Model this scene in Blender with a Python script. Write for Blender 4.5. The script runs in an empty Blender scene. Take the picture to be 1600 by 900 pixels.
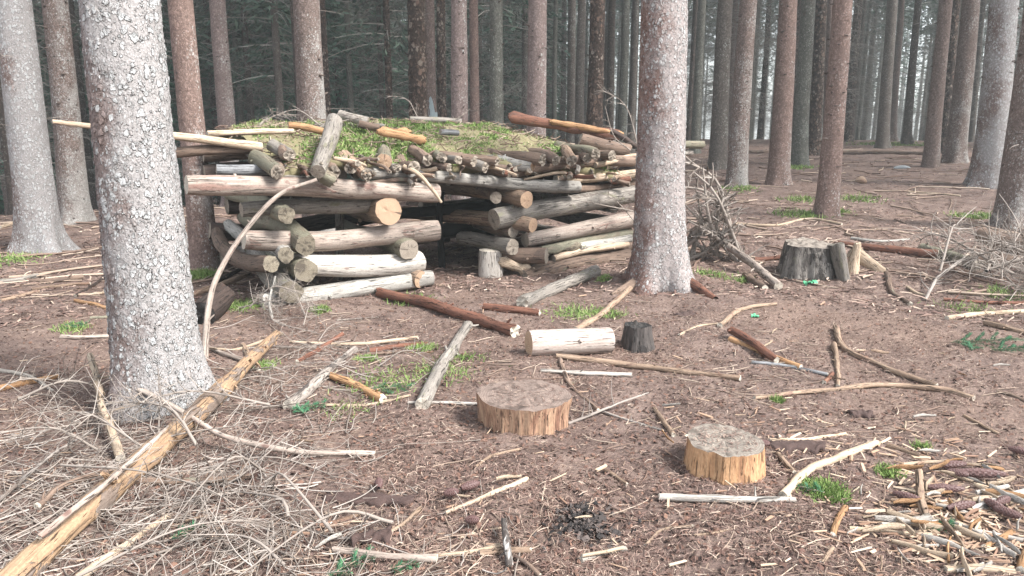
import bpy, math, random
import numpy as np
from math import pi, radians, sin, cos, atan, tan
R = np.random.default_rng(7)
random.seed(7)
SC = bpy.context.scene
COL = SC.collection

# ------------------------------------------------------------------ camera
F_PX = 1200.0; EYE = 1.6
PITCH = atan(265.0 / F_PX)
cam_d = bpy.data.cameras.new('camera'); cam = bpy.data.objects.new('camera', cam_d); COL.objects.link(cam)
cam_d.sensor_width = 36; cam_d.lens = 36 * F_PX / 1600; cam_d.clip_start = 0.05; cam_d.clip_end = 2000
cam.location = (0, 0, EYE); cam.rotation_euler = (pi / 2 - PITCH, 0, 0)
SC.camera = cam
# ------------------------------------------------------------------ sky
SUN_EL, SUN_AZ = radians(46), radians(118)          # azimuth clockwise from +Y
w = bpy.data.worlds.new('World'); SC.world = w; w.use_nodes = True
wn = w.node_tree; bg = wn.nodes['Background']
sky = wn.nodes.new('ShaderNodeTexSky'); sky.sky_type = 'NISHITA'; sky.sun_disc = False
sky.sun_elevation = SUN_EL; sky.sun_rotation = SUN_AZ
sky.air_density = 1.0; sky.dust_density = 1.0; sky.ozone_density = 1.0
hs = wn.nodes.new('ShaderNodeHueSaturation'); hs.inputs['Saturation'].default_value = 0.28
wn.links.new(sky.outputs[0], hs.inputs['Color']); wn.links.new(hs.outputs[0], bg.inputs['Color'])
bg.inputs['Strength'].default_value = 0.085
# ------------------------------------------------------------------ overcast sun
sd = bpy.data.lights.new('sun', 'SUN'); sun = bpy.data.objects.new('sun', sd); COL.objects.link(sun)
sd.energy = 1.5; sd.angle = radians(18); sd.color = (1.0, 0.97, 0.93)
sdir = np.array([sin(SUN_AZ) * cos(SUN_EL), cos(SUN_AZ) * cos(SUN_EL), sin(SUN_EL)])
from mathutils import Vector
sun.rotation_euler = Vector(-sdir).to_track_quat('-Z', 'Y').to_euler()
sun.location = (12, -6, 25)
SC.view_settings.view_transform = 'Standard'; SC.view_settings.look = 'None'
SC.view_settings.gamma = 1; SC.view_settings.use_curve_mapping = False
SC.view_settings.exposure = 2.75
SC.render.engine = 'CYCLES'
SC.cycles.max_bounces = 4; SC.cycles.diffuse_bounces = 3

# ------------------------------------------------------------------ noise
def _hash(ix, iy, iz, seed):
    h = (ix.astype(np.int64) * 374761393 + iy.astype(np.int64) * 668265263 + iz.astype(np.int64) * 1274126177 + seed * 974711)
    h = (h ^ (h >> 13)) * 1274126177
    h &= 0xffffffff
    h = (h ^ (h >> 16)) & 0xffff
    return h / 65535.0
def vnoise(p, seed=0):
    p = np.asarray(p, float); i = np.floor(p); f = p - i; f = f * f * (3 - 2 * f)
    i = i.astype(np.int64); o = 0
    for dx in (0, 1):
        wx = f[..., 0] if dx else 1 - f[..., 0]
        for dy in (0, 1):
            wy = f[..., 1] if dy else 1 - f[..., 1]
            for dz in (0, 1):
                wz = f[..., 2] if dz else 1 - f[..., 2]
                o = o + wx * wy * wz * _hash(i[..., 0] + dx, i[..., 1] + dy, i[..., 2] + dz, seed)
    return o * 2 - 1
def fbm(p, oct=3, seed=0):
    o = 0; a = 1.0; p = np.asarray(p, float)
    for k in range(oct):
        o = o + a * vnoise(p, seed + k * 17); p = p * 2.03; a *= 0.5
    return o
def sstep(a, b, x):
    t = np.clip((x - a) / (b - a), 0, 1); return t * t * (3 - 2 * t)

# ------------------------------------------------------------------ terrain function
MOUNDS = []          # (x, y, height, radius): earth heaped round the big roots
def ground_z(x, y):
    x = np.asarray(x, float); y = np.asarray(y, float)
    d = np.hypot(x, y); s = x / np.maximum(d, 3.0)
    a = sstep(-0.06, 0.22, s) * sstep(-4, 6, y)
    rise = 0.70 * (1 - np.exp(-np.maximum(d - 8, 0) / 11.0)) - 0.05 * np.maximum(d - 38, 0)
    drop = np.minimum(0.10 * np.maximum(d - 15, 0), 4.0) * sstep(-4, 6, y)
    z = a * np.maximum(rise, -6) - (1 - a) * drop
    p = np.stack([x, y, x * 0], -1)
    z = z + 0.035 * fbm(p * 0.9, 2, 3) + 0.012 * fbm(p * 4.0, 2, 5)
    for mx, my, mh, mr in MOUNDS:
        z = z + mh * np.exp(-((x - mx) ** 2 + (y - my) ** 2) / (mr * mr))
    return z
def ray(px, py):
    u = (px - 800) / F_PX; v = (450 - py) / F_PX
    return np.array([u, cos(PITCH) + v * sin(PITCH), -sin(PITCH) + v * cos(PITCH)])
TS = np.geomspace(0.8, 150, 900)
def G(px, py, lift=0.0):
    d = ray(px, py); z = EYE + TS * d[2] - ground_z(TS * d[0], TS * d[1]) - lift
    k = np.argmax(z < 0)
    if z[k] >= 0: k = len(TS) - 1
    t = TS[k - 1] + (TS[k] - TS[k - 1]) * z[k - 1] / (z[k - 1] - z[k] + 1e-9)
    return np.array([0, 0, EYE]) + d * t
def P(px, py, Y):
    d = ray(px, py); return np.array([0, 0, EYE]) + d * (Y / d[1])
def depth(p):
    return p[1] * cos(PITCH) - (p[2] - EYE) * sin(PITCH)

# ------------------------------------------------------------------ materials
class NT:
    def __init__(s, name):
        s.m = bpy.data.materials.new(name); s.m.use_nodes = True; s.t = s.m.node_tree
        s.b = s.t.nodes['Principled BSDF']; s.out = s.t.nodes['Material Output']
        s.b.inputs['Specular IOR Level'].default_value = 0.25; s.b.inputs['Roughness'].default_value = 0.85
    def n(s, typ, ins=None, **kw):
        nd = s.t.nodes.new('ShaderNode' + typ)
        for k, v in kw.items(): setattr(nd, k, v)
        for k, v in (ins or {}).items(): s.set(nd.inputs[k], v)
        return nd
    def set(s, sock, v):
        if isinstance(v, bpy.types.NodeSocket): s.t.links.new(v, sock)
        else: sock.default_value = v
    def math(s, op, a, b=0.0, c=None, clamp=False):
        nd = s.n('Math', operation=op); nd.use_clamp = clamp
        s.set(nd.inputs[0], a); s.set(nd.inputs[1], b)
        if c is not None: s.set(nd.inputs[2], c)
        return nd.outputs[0]
    def vmath(s, op, a, b=(0, 0, 0), out=0):
        nd = s.n('VectorMath', operation=op); s.set(nd.inputs[0], a)
        if op == 'SCALE': s.set(nd.inputs['Scale'], b)
        else: s.set(nd.inputs[1], b)
        return nd.outputs[out]
    def mix(s, f, a, b, typ='MIX'):
        nd = s.n('Mix', data_type='RGBA', blend_type=typ)
        s.set(nd.inputs[0], f); s.set(nd.inputs[6], c4(a)); s.set(nd.inputs[7], c4(b)); return nd.outputs[2]
    def step(s, x, lo, hi, a=0.0, b=1.0):
        nd = s.n('MapRange', {'Value': x, 'From Min': lo, 'From Max': hi, 'To Min': a, 'To Max': b}, interpolation_type='SMOOTHSTEP')
        return nd.outputs[0]
    def noise(s, vec, scale=5, detail=3, rough=0.55, dist=0.0):
        nd = s.n('TexNoise', {'Vector': vec, 'Scale': scale, 'Detail': detail, 'Roughness': rough, 'Distortion': dist}); return nd.outputs[0]
    def voro(s, vec, scale, feature='F1', rnd=1.0):
        nd = s.n('TexVoronoi', {'Vector': vec, 'Scale': scale, 'Randomness': rnd}, feature=feature); return nd
    def bump(s, h, strength=0.5, dist=0.01, normal=None):
        nd = s.n('Bump', {'Height': h, 'Strength': strength, 'Distance': dist})
        if normal: s.set(nd.inputs['Normal'], normal)
        return nd.outputs[0]
    def attr(s, name='lc'):
        return s.n('Attribute', attribute_name=name).outputs['Vector']
    def orand(s): return s.n('ObjectInfo').outputs['Random']
    def island(s): return s.n('NewGeometry').outputs['Random Per Island']
    def lcr(s, stretch=1.0):
        """log coordinates shifted by the object's own random number; the long axis squeezed"""
        r = s.orand(); off = s.n('CombineXYZ', {'X': s.math('MULTIPLY', r, 37.0), 'Y': s.math('MULTIPLY', r, 91.0), 'Z': s.math('MULTIPLY', r, 53.0)}).outputs[0]
        v = s.vmath('ADD', s.attr(), off)
        return s.vmath('MULTIPLY', v, (1, 1, stretch))
    def ramp(s, x, stops):
        nd = s.n('ValToRGB'); s.set(nd.inputs[0], x); e = nd.color_ramp.elements
        e[0].position, e[0].color = stops[0][0], c4(stops[0][1]); e[1].position, e[1].color = stops[-1][0], c4(stops[-1][1])
        for p, c in stops[1:-1]:
            k = e.new(p); k.color = c4(c)
        return nd.outputs[0]
def c4(c):
    if isinstance(c, bpy.types.NodeSocket): return c
    return (*c, 1.0) if len(c) == 3 else c
MATS = {}
def bark(name, c1, c2, lich, lcol=(0.56, 0.57, 0.55), scale=42.0, rel=0.006, disp=False, lside=0.25, top=0.0, plates=1.0, crack=0.55, scars=0.0):
    """spruce bark: rounded overlapping scales in two sizes on a rough brown ground, lichen filming some of them"""
    t = NT(name); lc = t.lcr(0.75); sep = t.n('SeparateXYZ', {0: t.attr()})
    warp = t.n('TexNoise', {'Vector': lc, 'Scale': 20.0, 'Detail': 3.0, 'Roughness': 0.65})
    wv = t.vmath('ADD', lc, t.vmath('SCALE', t.vmath('SUBTRACT', warp.outputs['Color'], (0.5, 0.5, 0.5)), 0.050))
    big = t.noise(lc, 2.6, 3, 0.6); mid = t.noise(lc, 24, 4, 0.7); fine = t.noise(lc, 110, 3, 0.7)
    zone = t.noise(lc, 5.5, 3, 0.6)
    def scales(sc, a, b):
        v = t.voro(wv, sc); sp = t.n('SeparateColor', {0: v.outputs['Color']})
        lim = t.math('ADD', t.math('MULTIPLY_ADD', sp.outputs[0], b, a), t.math('MULTIPLY', t.math('SUBTRACT', zone, 0.5), 0.75)); dd = t.math('ADD', v.outputs['Distance'], t.math('MULTIPLY', t.math('SUBTRACT', fine, 0.5), 0.22))
        k = t.math('DIVIDE', t.math('SUBTRACT', lim, dd), 0.10, clamp=True); return k, sp.outputs[1], sp.outputs[2]
    k1, r1, q1 = scales(scale * 0.72, 0.18, 0.42); k2, r2, q2 = scales(scale * 1.5, 0.16, 0.44)
    base = t.mix(t.step(mid, 0.32, 0.68), c1, c2)
    base = t.mix(t.math('MULTIPLY', t.math('SUBTRACT', 1.0, t.math('MAXIMUM', k1, k2)), crack), base, t.vmath('SCALE', c1, 0.55))
    base = t.mix(t.math('MULTIPLY', t.math('MULTIPLY', k1, r1), 0.45 * plates), base, t.vmath('SCALE', c2, 1.5))
    side = t.math('MULTIPLY', t.math('MULTIPLY', sep.outputs[0], 4.0), lside)
    m = t.math('ADD', t.math('MULTIPLY_ADD', big, 1.7, t.math('SUBTRACT', side, 0.40)), t.math('MULTIPLY', mid, 0.5)); m = t.math('SUBTRACT', m, t.math('MULTIPLY', sep.outputs[2], top)); m = t.math('ADD', m, t.math('MULTIPLY', fine, 0.5))
    on1 = t.math('MULTIPLY', k1, t.step(t.math('MULTIPLY_ADD', q1, 0.75, m), 1.62 - lich, 1.90 - lich)); on2 = t.math('MULTIPLY', k2, t.step(t.math('MULTIPLY_ADD', q2, 0.75, m), 1.62 - lich, 1.90 - lich))
    film = t.step(m, 1.30 - lich, 1.75 - lich, 0.0, 0.55)
    lm = t.math('MAXIMUM', t.math('MAXIMUM', on1, t.math('MULTIPLY', on2, 0.85)), film)
    lcv = t.mix(t.math('MULTIPLY', r2, 0.6), lcol, (lcol[0] * 0.62, lcol[1] * 0.64, lcol[2] * 0.63))
    col = t.mix(t.math('MULTIPLY', lm, 0.85), base, lcv)
    h = t.math('ADD', t.math('MULTIPLY', k1, t.math('MULTIPLY_ADD', r1, 0.6, 0.35)), t.math('MULTIPLY', k2, t.math('MULTIPLY_ADD', r2, 0.4, 0.2))); h = t.math('MULTIPLY', h, plates)
    if scars:
        hz = t.noise(t.lcr(5.0), 9, 3, 0.6); sm = t.step(hz, 0.60, 0.70); col = t.mix(t.math('MULTIPLY', sm, scars), col, t.vmath('SCALE', c1, 0.45)); h = t.math('SUBTRACT', h, t.math('MULTIPLY', sm, 0.5))
        wv2 = t.voro(t.lcr(1.0), 6.5); sc = t.step(wv2.outputs['Distance'], 0.13, 0.07); col = t.mix(t.math('MULTIPLY', sc, 0.75), col, (0.035, 0.026, 0.022)); h = t.math('ADD', h, t.math('MULTIPLY', sc, 1.2))
    col = t.mix(1.0, col, t.ramp(fine, [(0.25, (0.62, 0.62, 0.62)), (0.75, (1.22, 1.22, 1.22))]), 'MULTIPLY')
    t.set(t.b.inputs['Base Color'], col)
    h = t.math('ADD', h, t.math('MULTIPLY_ADD', mid, 0.7, t.math('MULTIPLY', fine, 0.35)))
    t.set(t.b.inputs['Normal'], t.bump(h, 1.0, rel))
    if disp:
        dn = t.n('Displacement', {'Height': h, 'Midlevel': 0.7, 'Scale': 0.007}); t.t.links.new(dn.outputs[0], t.out.inputs['Displacement']); t.m.displacement_method = 'BOTH'
    MATS[name] = t.m
BROWN1, BROWN2 = (0.135, 0.098, 0.083), (0.25, 0.188, 0.165)
bark('bark_lichen_near', (0.16, 0.118, 0.105), (0.27, 0.215, 0.20), 0.78, lcol=(0.52, 0.53, 0.53), scale=42, rel=0.012, disp=True, lside=0.5, crack=0.24)
bark('bark_lichen_mid', (0.16, 0.095, 0.078), (0.27, 0.175, 0.15), 0.80, lcol=(0.52, 0.515, 0.51), scale=42, rel=0.012, disp=True, lside=0.5, crack=0.28)
bark('bark_lichen', (0.15, 0.10, 0.085), (0.25, 0.185, 0.165), 0.80, lcol=(0.47, 0.48, 0.48), scale=40, rel=0.010, lside=0.3)
bark('bark_brown_lichen', BROWN1, BROWN2, 0.54, lcol=(0.42, 0.42, 0.40), scale=62, rel=0.006, lside=0.3, top=0.11, plates=0.8, scars=0.55)
bark('bark_red', (0.165, 0.110, 0.092), (0.275, 0.195, 0.166), 0.20, lcol=(0.40, 0.39, 0.37), scale=55, rel=0.005, lside=0.5, top=0.12, plates=0.6, scars=0.55)
bark('bark_brown', BROWN1, BROWN2, 0.05, lcol=(0.36, 0.36, 0.34), scale=48, rel=0.004, lside=0.5, top=0.06, plates=0.45, scars=0.55)
bark('bark_pink', (0.18, 0.132, 0.12), (0.285, 0.222, 0.203), 0.10, lcol=(0.40, 0.40, 0.38), scale=48, rel=0.004, lside=0.7, top=0.05, plates=0.35, scars=0.55)
bark('bark_greygreen', (0.10, 0.099, 0.083), (0.185, 0.18, 0.155), 0.12, lcol=(0.33, 0.35, 0.31), scale=44, rel=0.004, plates=0.3, scars=0.55)
bark('bark_grey', (0.10, 0.082, 0.07), (0.17, 0.148, 0.13), 0.12, lcol=(0.33, 0.34, 0.31), scale=44, rel=0.004, plates=0.4, scars=0.55)
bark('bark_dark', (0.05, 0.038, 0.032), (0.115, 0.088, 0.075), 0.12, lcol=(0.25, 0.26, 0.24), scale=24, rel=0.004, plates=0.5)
bark('bark_flaky', (0.03, 0.02, 0.016), (0.13, 0.085, 0.065), 0.22, lcol=(0.33, 0.28, 0.235), scale=17, rel=0.03, plates=1.5, crack=0.66, lside=0.1)

def wood(name, c1, c2, stain=(0.2, 0.1, 0.06), samt=0.3, bk=(0.07, 0.05, 0.04), bamt=0.2, moss=0.0, rough=0.8, rel=0.004):
    t = NT(name); lc = t.lcr(0.09); l2 = t.lcr(0.45)
    g = t.noise(lc, 55, 4, 0.6, 0.6); g2 = t.noise(lc, 16, 3, 0.6, 0.3)
    col = t.mix(t.step(g, 0.3, 0.72), c2, c1)
    col = t.mix(t.step(g2, 0.72 - samt * 0.42, 0.92 - samt * 0.42, 0, 0.8), col, stain)
    p = t.noise(l2, 9, 5, 0.65, 0.5)
    bm = t.step(p, 0.74 - bamt * 0.45, 0.78 - bamt * 0.45)
    bfine = t.noise(l2, 70, 3, 0.6)
    col = t.mix(bm, col, t.mix(bfine, bk, tuple(x * 2.2 for x in bk)))
    crack = t.noise(lc, 95, 2, 0.5); cm = t.step(crack, 0.31, 0.39)
    l3 = t.lcr(0.035); ck2 = t.noise(l3, 30, 3, 0.55, 0.35); cw = t.math('ABSOLUTE', t.math('SUBTRACT', ck2, 0.5)); cm2 = t.step(cw, 0.006, 0.022)
    part = t.step(t.noise(l2, 5, 2), 0.40, 0.60); cm2 = t.math('MAXIMUM', cm2, t.math('SUBTRACT', 1.0, part)); cm = t.math('MULTIPLY', cm, cm2)
    wet = t.noise(l2, 3.3, 4, 0.6); col = t.mix(t.step(wet, 0.42, 0.68, 0.0, 0.55), col, t.vmath('SCALE', c2, 0.62))
    kn = t.voro(l2, 7.0); km = t.step(kn.outputs['Distance'], 0.10, 0.045); col = t.mix(t.math('MULTIPLY', km, 0.8), col, tuple(x * 0.5 for x in stain))
    col = t.mix(t.math('SUBTRACT', 1.0, cm), col, tuple(x * 0.22 for x in c2))
    if moss > 0:
        mm = t.step(t.noise(l2, 13, 4, 0.6), 0.66 - moss * 0.3, 0.74 - moss * 0.3)
        col = t.mix(mm, col, t.mix(bfine, (0.115, 0.108, 0.072), (0.235, 0.218, 0.165)))
    col = t.mix(1.0, col, t.ramp(t.noise(l2, 130, 2), [(0.3, (0.8, 0.8, 0.8)), (0.7, (1.1, 1.1, 1.1))]), 'MULTIPLY')
    tint = t.math('MULTIPLY_ADD', t.orand(), 0.34, 0.83)
    col = t.vmath('SCALE', col, tint)
    t.set(t.b.inputs['Base Color'], col); t.b.inputs['Roughness'].default_value = rough
    h = t.math('ADD', t.math('MULTIPLY', g, 0.5), t.math('MULTIPLY', cm, 0.5)); h = t.math('ADD', h, t.math('MULTIPLY', bm, 0.8))
    h = t.math('ADD', h, t.math('MULTIPLY', bfine, 0.4))
    t.set(t.b.inputs['Normal'], t.bump(h, 0.8, rel)); MATS[name] = t.m
wood('wood_white', (0.47, 0.44, 0.40), (0.33, 0.295, 0.26), (0.36, 0.24, 0.20), 0.15, (0.16, 0.11, 0.09), 0.05)
wood('wood_greywhite', (0.44, 0.42, 0.38), (0.28, 0.26, 0.235), (0.2, 0.17, 0.15), 0.2, (0.10, 0.085, 0.075), 0.15, moss=0.15)
wood('wood_pink', (0.405, 0.345, 0.295), (0.275, 0.22, 0.185), (0.23, 0.125, 0.10), 0.45, (0.14, 0.09, 0.075), 0.30)
wood('wood_pale', (0.50, 0.40, 0.30), (0.36, 0.27, 0.19), (0.27, 0.15, 0.09), 0.22, (0.16, 0.09, 0.06), 0.10)
wood('wood_tan', (0.34, 0.25, 0.18), (0.225, 0.155, 0.11), (0.18, 0.095, 0.065), 0.4, (0.11, 0.07, 0.053), 0.34)
wood('wood_orange', (0.40, 0.245, 0.13), (0.27, 0.145, 0.07), (0.22, 0.08, 0.04), 0.3, (0.15, 0.10, 0.075), 0.22)
wood('wood_red', (0.22, 0.10, 0.065), (0.13, 0.06, 0.042), (0.30, 0.19, 0.12), 0.3, (0.07, 0.04, 0.032), 0.3)
wood('wood_brown', (0.23, 0.165, 0.125), (0.14, 0.095, 0.072), (0.30, 0.22, 0.16), 0.25, (0.07, 0.05, 0.04), 0.35, moss=0.12)
wood('wood_grey', (0.31, 0.28, 0.245), (0.185, 0.165, 0.145), (0.13, 0.10, 0.085), 0.25, (0.09, 0.075, 0.065), 0.3, moss=0.3)
wood('wood_mossy', (0.27, 0.23, 0.17), (0.16, 0.135, 0.10), (0.11, 0.08, 0.06), 0.3, (0.07, 0.055, 0.045), 0.35, moss=0.85, rel=0.008)
wood('wood_birch', (0.50, 0.48, 0.45), (0.35, 0.32, 0.29), (0.08, 0.065, 0.055), 0.5, (0.045, 0.037, 0.033), 0.7)
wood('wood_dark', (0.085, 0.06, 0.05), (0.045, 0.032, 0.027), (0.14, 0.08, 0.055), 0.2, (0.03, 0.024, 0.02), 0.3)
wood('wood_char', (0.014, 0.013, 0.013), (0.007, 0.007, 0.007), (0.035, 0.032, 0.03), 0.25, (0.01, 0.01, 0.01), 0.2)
wood('wood_slate', (0.25, 0.255, 0.26), (0.15, 0.15, 0.155), (0.09, 0.09, 0.09), 0.2, (0.07, 0.06, 0.06), 0.2)
wood('wood_twig', (0.32, 0.285, 0.255), (0.20, 0.17, 0.15), (0.14, 0.10, 0.085), 0.25, (0.11, 0.085, 0.07), 0.25)

wood('wood_halfpeeled', (0.40, 0.275, 0.17), (0.29, 0.185, 0.115), (0.22, 0.115, 0.075), 0.3, (0.12, 0.095, 0.08), 0.46, rel=0.010)
wood('wood_mottled', (0.40, 0.36, 0.32), (0.26, 0.22, 0.19), (0.10, 0.08, 0.07), 0.4, (0.05, 0.042, 0.038), 0.42, moss=0.1)
def endgrain(name, c1, c2, dark=(0.08, 0.055, 0.04), dirt=0.2, crk=0.8):
    t = NT(name); lc = t.lcr(1.0); raw = t.attr()
    sx = t.n('SeparateXYZ', {0: raw}); r = t.math('SQRT', t.math('ADD', t.math('POWER', sx.outputs[0], 2.0), t.math('POWER', sx.outputs[1], 2.0)))
    wob = t.noise(lc, 9, 3); rr = t.math('ADD', t.math('MULTIPLY', r, 520.0), t.math('MULTIPLY', wob, 26.0))
    ring = t.math('MULTIPLY_ADD', t.math('SINE', rr), 0.5, 0.5)
    ang = t.math('ARCTAN2', sx.outputs[1], sx.outputs[0])
    rc = t.n('TexNoise', {'Vector': t.n('CombineXYZ', {'X': t.math('MULTIPLY', ang, 2.2), 'Y': t.math('MULTIPLY', t.orand(), 40.0), 'Z': t.math('MULTIPLY', r, 2.5)}).outputs[0], 'Scale': 2.4, 'Detail': 2.0}).outputs[0]
    ck = t.step(rc, 0.30, 0.36)
    col = t.mix(ring, c1, c2); blot = t.noise(lc, 14, 4, 0.65)
    col = t.mix(t.step(blot, 0.66 - dirt * 0.4, 0.80 - dirt * 0.4, 0, 0.9), col, dark)
    fine = t.noise(lc, 120, 4, 0.7)
    col = t.mix(t.step(fine, 0.45, 0.7, 0, 0.5), col, dark)
    col = t.mix(t.math('MULTIPLY', t.math('SUBTRACT', 1.0, ck), crk), col, (0.045, 0.034, 0.028))
    t.set(t.b.inputs['Base Color'], col)
    h = t.math('ADD', t.math('MULTIPLY', ring, 0.15), t.math('ADD', ck, t.math('MULTIPLY', fine, 0.8)))
    t.set(t.b.inputs['Normal'], t.bump(h, 0.7, 0.003)); MATS[name] = t.m
endgrain('end_fresh', (0.43, 0.305, 0.21), (0.33, 0.215, 0.14), (0.20, 0.12, 0.08), 0.10)
endgrain('end_grey', (0.31, 0.27, 0.22), (0.23, 0.19, 0.155), (0.09, 0.075, 0.06), 0.28)
endgrain('end_pale', (0.50, 0.46, 0.39), (0.40, 0.35, 0.29), (0.22, 0.18, 0.14), 0.12)
endgrain('end_dirty', (0.215, 0.165, 0.14), (0.16, 0.12, 0.10), (0.085, 0.062, 0.052), 0.42, 0.12)
endgrain('end_dirty2', (0.235, 0.205, 0.175), (0.175, 0.15, 0.125), (0.10, 0.082, 0.068), 0.40, 0.15)
endgrain('end_old', (0.23, 0.20, 0.15), (0.165, 0.14, 0.105), (0.075, 0.062, 0.048), 0.45)
endgrain('end_char', (0.05, 0.045, 0.042), (0.03, 0.028, 0.026), (0.012, 0.012, 0.012), 0.5)

def stuffmat(name, stops, rough=0.85, vary=0.0):
    t = NT(name); col = t.ramp(t.island(), stops)
    if vary:
        geo = t.n('NewGeometry').outputs['Position']
        col = t.mix(t.step(t.noise(geo, 3.0, 2), 0.35, 0.65, 0, vary), col, t.vmath('SCALE', col, 0.45))
    t.set(t.b.inputs['Base Color'], col); t.b.inputs['Roughness'].default_value = rough; MATS[name] = t.m
stuffmat('needle_litter', [(0.0, (0.095, 0.058, 0.048)), (0.45, (0.15, 0.096, 0.080)), (0.74, (0.235, 0.163, 0.132)), (0.90, (0.34, 0.255, 0.203)), (1.0, (0.46, 0.37, 0.295))])
stuffmat('twig_litter', [(0.0, (0.12, 0.075, 0.058)), (0.45, (0.20, 0.14, 0.108)), (0.8, (0.31, 0.24, 0.185)), (1.0, (0.42, 0.34, 0.27))])
stuffmat('grey_twigs', [(0.0, (0.10, 0.078, 0.064)), (0.5, (0.23, 0.195, 0.168)), (1.0, (0.37, 0.33, 0.295))])
stuffmat('chips', [(0.0, (0.20, 0.12, 0.085)), (0.5, (0.33, 0.225, 0.155)), (0.85, (0.45, 0.345, 0.25)), (1.0, (0.52, 0.44, 0.35))])
stuffmat('bark_crumbs', [(0.0, (0.04, 0.027, 0.022)), (0.6, (0.11, 0.062, 0.048)), (1.0, (0.18, 0.105, 0.075))])
stuffmat('moss', [(0.0, (0.08, 0.13, 0.035)), (0.5, (0.145, 0.225, 0.06)), (0.85, (0.22, 0.30, 0.095)), (1.0, (0.30, 0.32, 0.15))])
stuffmat('roof_moss', [(0.0, (0.09, 0.135, 0.04)), (0.35, (0.17, 0.235, 0.08)), (0.6, (0.25, 0.27, 0.13)), (0.8, (0.30, 0.255, 0.16)), (1.0, (0.36, 0.30, 0.21))])
stuffmat('sprig_needles', [(0.0, (0.025, 0.10, 0.055)), (0.6, (0.05, 0.17, 0.085)), (1.0, (0.12, 0.24, 0.11))], 0.6)
stuffmat('crown_needles', [(0.0, (0.035, 0.062, 0.045)), (0.5, (0.06, 0.098, 0.07)), (1.0, (0.10, 0.14, 0.10))], 0.7)
stuffmat('young_needles', [(0.0, (0.045, 0.11, 0.075)), (0.5, (0.075, 0.17, 0.115)), (1.0, (0.12, 0.23, 0.155))], 0.7)
stuffmat('dead_twigs_far', [(0.0, (0.08, 0.07, 0.06)), (0.6, (0.19, 0.175, 0.155)), (1.0, (0.32, 0.30, 0.27))])
stuffmat('charcoal', [(0.0, (0.012, 0.011, 0.011)), (0.5, (0.04, 0.034, 0.032)), (1.0, (0.12, 0.095, 0.085))])

def ground_mat():
    t = NT('forest_floor'); geo = t.n('NewGeometry').outputs['Position']
    v = t.n('CombineXYZ', {'X': t.n('SeparateXYZ', {0: geo}).outputs[0], 'Y': t.n('SeparateXYZ', {0: geo}).outputs[1]}).outputs[0]
    big = t.noise(v, 0.55, 4, 0.6, 0.4); mid = t.noise(v, 3.5, 4, 0.65); fine = t.noise(v, 45, 4, 0.7); vf = t.noise(v, 190, 3, 0.7)
    c = t.ramp(mid, [(0.30, (0.075, 0.049, 0.042)), (0.5, (0.158, 0.109, 0.093)), (0.70, (0.245, 0.180, 0.152))])
    c = t.mix(t.step(big, 0.45, 0.68, 0, 0.65), c, (0.205, 0.138, 0.108))
    c = t.mix(t.step(fine, 0.33, 0.62), t.vmath('SCALE', c, 0.55), c)
    # straw-coloured streaks in three directions: shed needles too fine to model
    for k, ang in enumerate((0.25, 2.1)):
        rot = t.n('VectorRotate', {'Vector': v, 'Angle': ang}, rotation_type='Z_AXIS').outputs[0]
        st = t.vmath('MULTIPLY', rot, (16.0, 150.0, 1.0)); nn = t.noise(t.vmath('ADD', st, (k * 13.7, 5.1 * k, 0)), 1.0, 2, 0.5)
        c = t.mix(t.step(nn, 0.61, 0.68, 0, 0.55), c, (0.38, 0.285, 0.21))
    c = t.mix(t.step(vf, 0.6, 0.72, 0, 0.6), c, (0.42, 0.33, 0.25))
    c = t.mix(t.step(vf, 0.40, 0.30, 0, 0.6), c, (0.06, 0.037, 0.03))
    mossn = t.noise(t.vmath('ADD', v, (31, 7, 0)), 1.1, 5, 0.7)
    c = t.mix(t.step(mossn, 0.66, 0.76, 0, 0.55), c, t.mix(fine, (0.09, 0.105, 0.045), (0.2, 0.21, 0.10)))
    t.set(t.b.inputs['Base Color'], c); t.b.inputs['Roughness'].default_value = 0.95
    h = t.math('ADD', t.math('MULTIPLY', fine, 1.0), t.math('MULTIPLY', vf, 0.5))
    t.set(t.b.inputs['Normal'], t.bump(h, 0.9, 0.012)); MATS['ground'] = t.m
ground_mat()
def plain(name, c1, c2, scale=20, rough=0.8, rel=0.003):
    t = NT(name); o = t.n('TexCoord').outputs['Object']; n = t.noise(o, scale, 4, 0.6)
    t.set(t.b.inputs['Base Color'], t.mix(n, c1, c2)); t.b.inputs['Roughness'].default_value = rough
    t.set(t.b.inputs['Normal'], t.bump(n, 0.6, rel)); MATS[name] = t.m
plain('bark_snag', (0.05, 0.036, 0.03), (0.13, 0.10, 0.085), 30)
plain('cone', (0.055, 0.030, 0.028), (0.16, 0.095, 0.088), 90, 0.45)
plain('green_plastic', (0.05, 0.27, 0.13), (0.13, 0.42, 0.23), 25, 0.35)
plain('moss_base', (0.12, 0.12, 0.06), (0.25, 0.205, 0.125), 30, 0.95, 0.01)
plain('grey_stone', (0.13, 0.15, 0.16), (0.30, 0.32, 0.33), 14, 0.8, 0.01)
plain('blue_lichen', (0.22, 0.28, 0.29), (0.36, 0.42, 0.43), 40, 0.9, 0.006)
plain('bark_flake', (0.035, 0.024, 0.022), (0.09, 0.058, 0.05), 40, 0.9, 0.008)

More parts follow.
